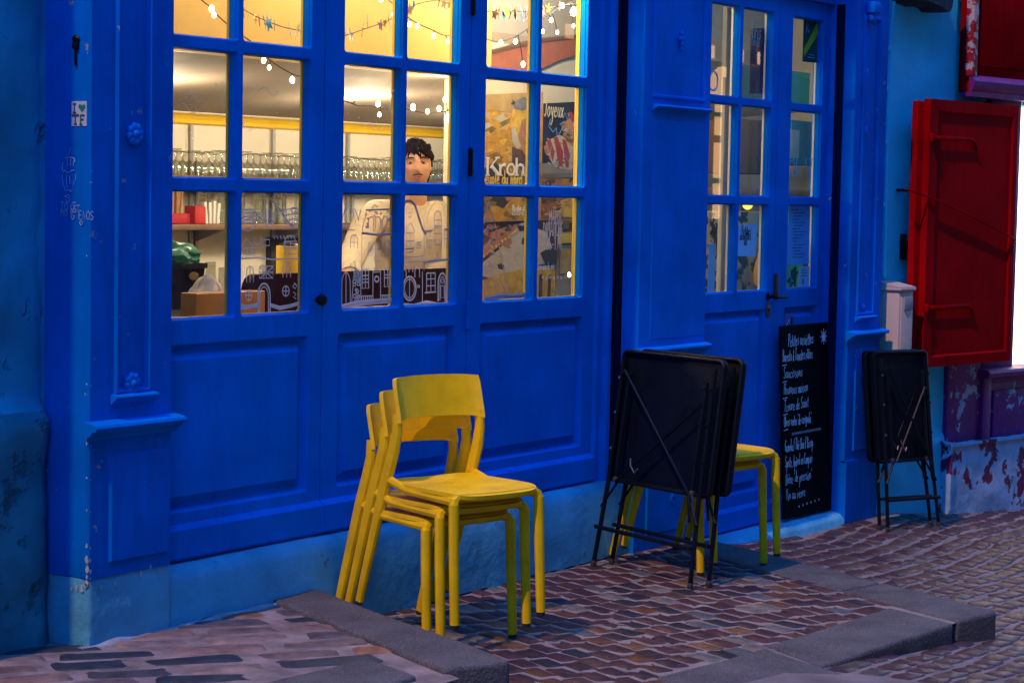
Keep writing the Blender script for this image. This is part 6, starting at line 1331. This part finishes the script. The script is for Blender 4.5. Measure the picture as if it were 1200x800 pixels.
# third leaf: spire drawing and opening hours
E_ = [([(569, 258), (570.5, 250), (572, 238), (573.5, 234), (575, 245), (578, 257)], 1.6), [(567, 262), (570, 258), (574, 256), (578, 260)], [(567, 272), (572, 266), (576, 269), (580, 266)], [(580, 262), (583, 276), (586, 292), (588, 308), (592, 322), (596, 342)], [(568, 290), (573, 286), (576, 278), (580, 288)], [(567, 312), (574, 312), (574, 305), (578, 314)], [(570, 335), (574, 322), (580, 330), (585, 326), (592, 340)], [(571, 344), (572, 336), (582, 336), (584, 344)], ([(568, 349), (576, 348), (586, 345), (597, 347), (608, 346), (616, 344)], 3.4), ([(568, 352), (590, 348), (616, 347)], 3.0), [(568, 320), (576, 296), (582, 300)]]
glass_art(lf3, E_, LINEB)
m = MB()
for txt, px, py, s_ in (('MARDI', 643, 263, .058), ('DIMANCHE', 636, 277, .058), ('-12h-17h', 634, 293, .060), ('Service du soir', 630, 316, .030)): write(m, txt, F(px, py, .0338), (1, 0, 0), (0, 0, 1), s_, .0024, .04, .02, .56)
for i in range(7): q = F(636 + i * 4.4, 325 + (i % 2), .0338); m.sphere(q, .0055, 6, 5, (1, .3, 1.2))
m.build('opening_hours', LINEW, lf3)
# tiny snow dots and cloud squiggles on the first two leaves
for leaf, x0, x1 in ((lf1, 200, 355), (lf2, 404, 532)):
    m = MB()
    for i in range(26):
        q = F(rd.uniform(x0, x1), rd.uniform(90, 205), .0338); m.sphere(q, .0022, 5, 4, (1, .3, 1.3))
    for k in range(4):
        x, y = rd.uniform(x0 + 5, x1 - 25), rd.uniform(95, 150)
        m.tube([F(x + t_ * 3.2, y - 5 * math.sin(t_ * .9) + t_ * .6 * (k % 2), .0338) for t_ in range(8)], .0012, 4, .4)
    m.build('snow_drawing', LINEW, leaf)['kind'] = 'stuff'
# ================================================================== PERSON BEHIND THE BAR
def evaluated(o):
    dg = bpy.context.evaluated_depsgraph_get(); me = bpy.data.meshes.new_from_object(o.evaluated_get(dg)); return me
def skin_mesh(chains, sub=2, name='tmp'):
    """tapered limbs: closed elliptical tubes along each chain with round ends, overlapping at the joints; remesh() fuses them into one surface"""
    bm = bmesh.new(); mb = MB(); mb.bm.free(); mb.bm = bm
    for chn in chains:
        pts = [Vector(p) for p, r in chn]; rr = [r if isinstance(r, tuple) else (r, r) for p, r in chn]
        P = []; Q = []                                # smooth the chain (Catmull-Rom)
        for i in range(len(pts) - 1):
            p0, p1, p2, p3 = pts[max(i - 1, 0)], pts[i], pts[i + 1], pts[min(i + 2, len(pts) - 1)]
            for k in range(5):
                t_ = k / 5; P.append(.5 * ((2 * p1) + (p2 - p0) * t_ + (2 * p0 - 5 * p1 + 4 * p2 - p3) * t_ * t_ + (3 * p1 - p0 - 3 * p2 + p3) * t_ ** 3)); e_ = t_ * t_ * (3 - 2 * t_)
                Q.append(tuple(rr[i][j] * (1 - e_) + rr[i + 1][j] * e_ for j in (0, 1)))
        P.append(pts[-1]); Q.append(rr[-1])
        d0 = (P[0] - P[1]).normalized(); d1 = (P[-1] - P[-2]).normalized(); m0, m1 = min(Q[0]), min(Q[-1])   # rounded ends
        for f, g in ((.55, .84), (.9, .44)):
            P.insert(0, pts[0] + d0 * m0 * f); Q.insert(0, tuple(q * g for q in rr[0])); P.append(pts[-1] + d1 * m1 * f); Q.append(tuple(q * g for q in rr[-1]))
        loops = []
        for i in range(len(P)):
            t_ = (P[min(i + 1, len(P) - 1)] - P[max(i - 1, 0)]).normalized(); u = Vector((fx, fy, 0)); u = u - t_ * u.dot(t_)
            if u.length < .05: u = Vector((0, 0, 1)) - t_ * t_.z
            u.normalize(); w = t_.cross(u); n = 20
            loops.append([P[i] + w * (math.cos(2 * math.pi * k / n) * Q[i][0]) + u * (math.sin(2 * math.pi * k / n) * Q[i][1]) for k in range(n)])
        mb.loft(loops, cap0=True, cap1=True)
    bmesh.ops.recalc_face_normals(bm, faces=bm.faces); me = bpy.data.meshes.new(name); bm.to_mesh(me); bm.free(); return me
def remesh(me, size, name, mtl, parent, smooth=2):
    o = bpy.data.objects.new(name, me); COL.objects.link(o)
    r = o.modifiers.new('r', 'REMESH'); r.mode = 'VOXEL'; r.voxel_size = size; r.use_smooth_shade = True
    s = o.modifiers.new('s', 'SMOOTH'); s.factor = .5; s.iterations = smooth
    n = evaluated(o); bpy.data.objects.remove(o); n.materials.clear(); n.materials.append(mtl); n.polygons.foreach_set('use_smooth', [True] * len(n.polygons))
    q = bpy.data.objects.new(name, n); COL.objects.link(q); q.parent = parent; return q
SKIN = mat('skin', (.54, .29, .19), .5, .08, 30, .04, 120); SKIN.node_tree.nodes['Principled BSDF'].inputs['Subsurface Weight'].default_value = .08
SKIN.node_tree.nodes['Principled BSDF'].inputs['Subsurface Radius'].default_value = (.01, .004, .002)
SHIRT = mat('cream_shirt', (.66, .56, .42), .85, .06, 10, .25, 30); HAIR = mat('dark_hair', (.010, .006, .004), .7, .3, 60, spec=0.1); TROU = mat('dark_trousers', (.03, .03, .04), .8)
YPER = .90
hc = F(487.5, 196.5, YPER)                      # head centre
per = tag(empty('person', (hc.x, YPER, .05)), 'person in a cream shirt leaning on the bar and looking out at the street', 'person')
H0 = hc - Vector((hc.x, YPER, .05))             # head centre in the person's own space
hz = H0.z
dirc = Vector((CAM.x - hc.x, CAM.y - YPER, 0)).normalized(); yaw = math.atan2(dirc.y, dirc.x) + math.pi / 2 + R(4)   # face towards the camera
Mh = Matrix.Translation(H0 + Vector((0, 0, .010))) @ Matrix.Rotation(yaw, 4, 'Z') @ Matrix.Rotation(R(-3), 4, 'Y') @ Matrix.Scale(.93, 4)
# head: local x right(viewer's), -y forward
t = bmesh.new(); bmesh.ops.create_uvsphere(t, u_segments=56, v_segments=40, radius=1.0)
def gauss(p, c, s): return math.exp(-sum(((p[i] - c[i]) / s[i]) ** 2 for i in range(3)))
for v in t.verts:
    d = v.co.normalized(); x, y, z = d
    w = .074; 
    if z < 0: w *= 1 - .26 * (-z) ** 1.5
    px, py, pz = x * w, y * (.094 if y > 0 else .088) * (1 - .10 * max(0, -z) ** 2), z * .116
    if y < 0:
        f = 0
        f += .024 * gauss((px, 0, pz), (0, 0, -.022), (.014, 1, .020))        # nose tip
        f += .012 * gauss((px, 0, pz), (0, 0, .010), (.010, 1, .028))         # bridge
        f -= .012 * gauss((px, 0, pz), (-.031, 0, .012), (.018, 1, .012)) + .012 * gauss((px, 0, pz), (.031, 0, .012), (.018, 1, .012))
        f += .006 * gauss((px, 0, pz), (0, 0, .034), (.05, 1, .010))          # brow
        f += .007 * gauss((px, 0, pz), (0, 0, -.055), (.022, 1, .010))        # lips
        f -= .004 * gauss((px, 0, pz), (0, 0, -.0555), (.020, 1, .0025))
        f += .010 * gauss((px, 0, pz), (0, 0, -.095), (.022, 1, .018))        # chin
        f += .004 * (gauss((px, 0, pz), (.045, 0, -.018), (.02, 1, .02)) + gauss((px, 0, pz), (-.045, 0, -.018), (.02, 1, .02)))
        py -= f * min(1, -y * 1.6)
    v.co = Vector((px, py, pz))
for sx in (-1, 1):                               # ears
    e_ = bmesh.new(); bmesh.ops.create_uvsphere(e_, u_segments=14, v_segments=10, radius=1)
    for v in e_.verts: v.co = Vector((sx * (.070 + .010 * v.co.x * sx) , .012 + v.co.y * .018 + (.006 if v.co.x * sx > 0 else 0), .002 + v.co.z * .031))
    me_ = bpy.data.meshes.new('e'); e_.to_mesh(me_); e_.free(); t.from_mesh(me_)
bmesh.ops.transform(t, matrix=Mh, verts=t.verts)
# skeleton (person space; the torso faces the window, bent a little towards the bar)
tq = yaw * .75; fx, fy = math.sin(tq), -math.cos(tq); rx, ry = math.cos(tq), math.sin(tq)
def J(r_, f_, z_): return (H0.x + rx * r_ + fx * f_, H0.y + ry * r_ + fy * f_, z_)
neck0 = J(0, -.02, hz - .09); neck1 = J(0, -.035, hz - .165); chest = J(0, -.05, hz - .33); belly = J(.0, -.08, hz - .55); pel = J(0, -.10, hz - .74)
shL, shR = J(-.165, -.04, hz - .215), J(.165, -.04, hz - .215)
barz = bz - .165 - .05                            # bar top in person space
hand_target = F(411, 312, .72) - Vector((hc.x, YPER, .05)); wrL = Vector((hand_target.x, hand_target.y, barz + .050)); elL = Vector(shL) * .45 + wrL * .55 + Vector((-.05, .03, -.02))
wr2 = F(503, 306, .74) - Vector((hc.x, YPER, .05)); wrR = Vector((wr2.x, wr2.y, barz + .045)); elR = Vector(shR) * .42 + wrR * .58 + Vector((.10, .06, -.03))
hpL, hpR = J(-.09, -.10, hz - .80), J(.09, -.10, hz - .80); knL, knR = J(-.10, -.06, .47), J(.10, -.07, .47); anL, anR = J(-.10, -.11, .08), J(.11, -.12, .08); toL, toR = J(-.11, .06, .03), J(.13, .05, .03)
def hand_chains(w, el, side):
    w = Vector(w); d = (w - Vector(el)); d.z *= .2; d.normalize(); s_ = Vector((0, 0, 1)).cross(d).normalized() * side
    palm = w + d * .075 + Vector((0, 0, -.018)); ch = [[(tuple(w), (.026, .020)), (tuple(w + d * .035 + Vector((0, 0, -.008))), (.034, .018)), (tuple(palm), (.038, .015))]]
    return ch, palm, d, s_
def fingers(palm, d, s_):
    out = []
    for k, (o_, L_) in enumerate(((-.030, .066), (-.010, .076), (.011, .072), (.030, .056))):
        b0 = palm + s_ * o_ - d * .012; out.append([(tuple(b0), .0095), (tuple(b0 + d * L_ * .45 + s_ * o_ * .2 + Vector((0, 0, -.002))), .0090), (tuple(b0 + d * L_ * .78 + s_ * o_ * .3 + Vector((0, 0, -.010))), .0082), (tuple(b0 + d * L_ + s_ * o_ * .3 + Vector((0, 0, -.020))), .0070)])
    b0 = palm - d * .050 - s_ * .030; out.append([(tuple(b0), .012), (tuple(b0 - s_ * .026 + d * .028), .0105), (tuple(b0 - s_ * .036 + d * .056 + Vector((0, 0, -.006))), .0085)])
    return out
cl, palmL, dL, sL = hand_chains(wrL, elL, 1); cr, palmR, dR, sR = hand_chains(wrR, elR, -1)
body_ch = [[(pel, (.15, .11)), (belly, (.145, .105)), (chest, (.165, .12)), (J(0, -.045, hz - .225), (.130, .085)), (neck1, (.062, .060)), (neck0, (.055, .056)), (tuple(H0 + Vector((0, 0, -.04))), (.05, .05))],
           [(chest, (.165, .12)), (shL, .062), (tuple(elL), .045), (tuple(wrL), (.030, .024))], [(chest, (.165, .12)), (shR, .062), (tuple(elR), .045), (tuple(wrR), (.030, .024))],
           [(pel, (.15, .11)), (hpL, .092), (knL, .062), (anL, .042), (toL, .034)], [(pel, (.15, .11)), (hpR, .092), (knR, .062), (anR, .042), (toR, .034)]]
bm_ = skin_mesh(body_ch, 2)
tot = bmesh.new(); tot.from_mesh(bm_)
for chn, pl, d_, s_ in ((cl, palmL, dL, sL), (cr, palmR, dR, sR)):
    tot.from_mesh(skin_mesh(chn, 2))
    for fch in fingers(pl, d_, s_): tot.from_mesh(skin_mesh([fch], 1))
me_h = bpy.data.meshes.new('h'); t.to_mesh(me_h); t.free(); tot.from_mesh(me_h)
me_b = bpy.data.meshes.new('b'); tot.to_mesh(me_b); tot.free()
body = remesh(me_b, .0055, 'body', SKIN, per, 3)
# clothes
cuffL = tuple(elL * .62 + wrL * .38); cuffR = tuple(elR * .45 + wrR * .55)
sh_ch = [[(pel, (.168, .130)), (belly, (.154, .116)), (chest, (.172, .127)), (J(0, -.046, hz - .225), (.138, .093)), (J(0, -.042, hz - .190), (.082, .072))], [(chest, (.172, .127)), (shL, .072), (tuple(elL), .057), (cuffL, .046)], [(chest, (.172, .127)), (shR, .072), (tuple(elR), .057), (cuffR, .046)]]
so_ = remesh(skin_mesh(sh_ch), .008, 'shirt', SHIRT, per, 5); ms = so_.data
for v in ms.vertices: v.co += v.normal * (.004 * mnoise.noise(Vector((v.co.x * 9, v.co.y * 9, v.co.z * 22))) + .002 * mnoise.noise(v.co * 40))
for cu, el_, wr_ in ((cuffL, elL, wrL), (cuffR, elR, wrR)):
    d_ = (Vector(wr_) - Vector(el_)).normalized(); m = MB(); m.tube([Vector(cu) - d_ * .045, Vector(cu) - d_ * .02, Vector(cu) + d_ * .012], [.049, .051, .047], 14, caps=False); m.build('cuff', SHIRT, so_)
to_ = remesh(skin_mesh([[(J(0, -.09, hz - .60), (.158, .118)), (pel, (.165, .125)), (J(0, -.10, hz - .80), (.15, .12))], [(hpL, .105), (knL, .078), (anL, .058)], [(hpR, .105), (knR, .078), (anR, .058)]]), .010, 'trousers', TROU, per, 4)
for an, to2 in ((anL, toL), (anR, toR)):
    m = MB(); a_, b_2 = Vector(an), Vector(to2); m.tube([a_ + (a_ - b_2) * .15 + Vector((0, 0, -.035)), a_ + Vector((0, 0, -.03)), (a_ + b_2) / 2 + Vector((0, 0, -.012)), b_2 + (b_2 - a_) * .25], [.04, .052, .048, .036], 10, .8); m.build('shoe', IRON, per)
# eyes, brows, moustache, hair (head space -> person space)
EYEW = flat('eye_white', (.62, .56, .50), .3); IRIS = flat('dark_iris', (.03, .017, .010), .2)
for sx in (-1, 1):
    m = MB(); m.sphere((sx * .031, -.0705, .0125), .0125, 14, 10, (1.15, .85, .60)); m.bm.verts.ensure_lookup_table(); bmesh.ops.transform(m.bm, matrix=Mh, verts=m.bm.verts); eo = m.build('eye', EYEW, per)
    m = MB(); m.sphere((sx * .031 - .001, -.0798, .0125), .0062, 10, 8, (1, .5, 1)); bmesh.ops.transform(m.bm, matrix=Mh, verts=m.bm.verts); m.build('iris', IRIS, eo)
    m = MB(); m.tube([(sx * .0165, -.081, .0155), (sx * .026, -.0845, .0205), (sx * .038, -.0815, .0195), (sx * .046, -.074, .0145)], [.0014, .0028, .0028, .0015], 6); bmesh.ops.transform(m.bm, matrix=Mh, verts=m.bm.verts); m.build('eyelid', SKIN, eo)
    m = MB(); m.tube([(sx * .014, -.0915, .0335), (sx * .026, -.0925, .0360), (sx * .040, -.0865, .0345), (sx * .053, -.0735, .0280)], [.0026, .0036, .0034, .0016], 6, .6); bmesh.ops.transform(m.bm, matrix=Mh, verts=m.bm.verts); m.build('eyebrow', HAIR, per)
m = MB(); m.tube([(-.026, -.083, -.0480), (-.014, -.0935, -.0440), (0, -.0985, -.0430), (.014, -.0935, -.0440), (.026, -.083, -.0480)], [.0018, .0042, .0034, .0042, .0018], 6, .6); bmesh.ops.transform(m.bm, matrix=Mh, verts=m.bm.verts); m.build('moustache', mat('thin_moustache', (.05, .025, .015), .7), per)
m = MB(); m.tube([(-.021, -.0845, -.0545), (-.008, -.0945, -.0540), (.008, -.0945, -.0540), (.021, -.0845, -.0545)], [.001, .0038, .0038, .001], 6, .7); m.tube([(-.018, -.0855, -.0575), (0, -.0945, -.0625), (.018, -.0855, -.0575)], [.001, .0045, .001], 6, .7); bmesh.ops.transform(m.bm, matrix=Mh, verts=m.bm.verts); m.build('lips', mat('lips', (.42, .13, .09), .45), per)
t = bmesh.new(); bmesh.ops.create_uvsphere(t, u_segments=48, v_segments=32, radius=1.0); rd = random.Random(3)
kill = []
for v in t.verts:
    d = v.co.normalized(); x, y, z = d
    line = .52 - .16 * abs(x) if y < -.35 else (-.10 if y < .15 else -.75)   # hairline: high on the brow, down at the sides and nape
    if y < -.35: line = .50 - .10 * math.cos(x * 7 + .6) - .55 * max(0, abs(x) - .62)
    n = mnoise.noise(Vector((x * 5, y * 5, z * 2.5))) * .10 + mnoise.noise(Vector((x * 14, y * 14, z * 6))) * .06
    v.co = Vector((x * .080, y * .102 + .002, z * .124 + .002)) * (1.01 + n * .8)
    if z < line: kill.append(v)
bmesh.ops.delete(t, geom=kill, context='VERTS'); bmesh.ops.solidify(t, geom=list(t.faces), thickness=.012)
m = MB(); m.add(t)
for i in range(90):                             # loose locks over the forehead, temples and crown
    a = rd.uniform(-math.pi, math.pi); zz = rd.uniform(.35, .95); rr_ = math.sqrt(1 - zz * zz); x0, y0 = math.sin(a) * rr_, -math.cos(a) * rr_
    p0 = Vector((x0 * .083, y0 * .105, zz * .132)); side = 1 if x0 > -.2 else -1
    dn = Vector((x0 * .010 + side * .010 * (1 - abs(x0)), y0 * .010, -.030 - .016 * rd.random())); m.tube([p0 * .985, p0 + dn * .5 + Vector((x0, y0, .2)) * .004, p0 * .99 + dn], [.006, .008, .002], 6, .5)
for x0, x1, zz in ((-.040, -.030, .050), (-.022, -.010, .046), (-.002, .010, .040), (.018, .030, .048), (.040, .052, .044), (.055, .066, .030), (-.058, -.064, .030), (.064, .068, .018), (-.066, -.069, .016)):
    m.tube([(x0 * .9, -.085 + abs(x0) * .5, .098), (x0, -.096 + abs(x0) * .75, .075), (x1, -.092 + abs(x1) * .9, zz)], [.010, .010, .002], 6, .5)
bmesh.ops.transform(m.bm, matrix=Mh, verts=m.bm.verts); m.build('hair', HAIR, per, ang=80)
bpy.context.view_layer.update()
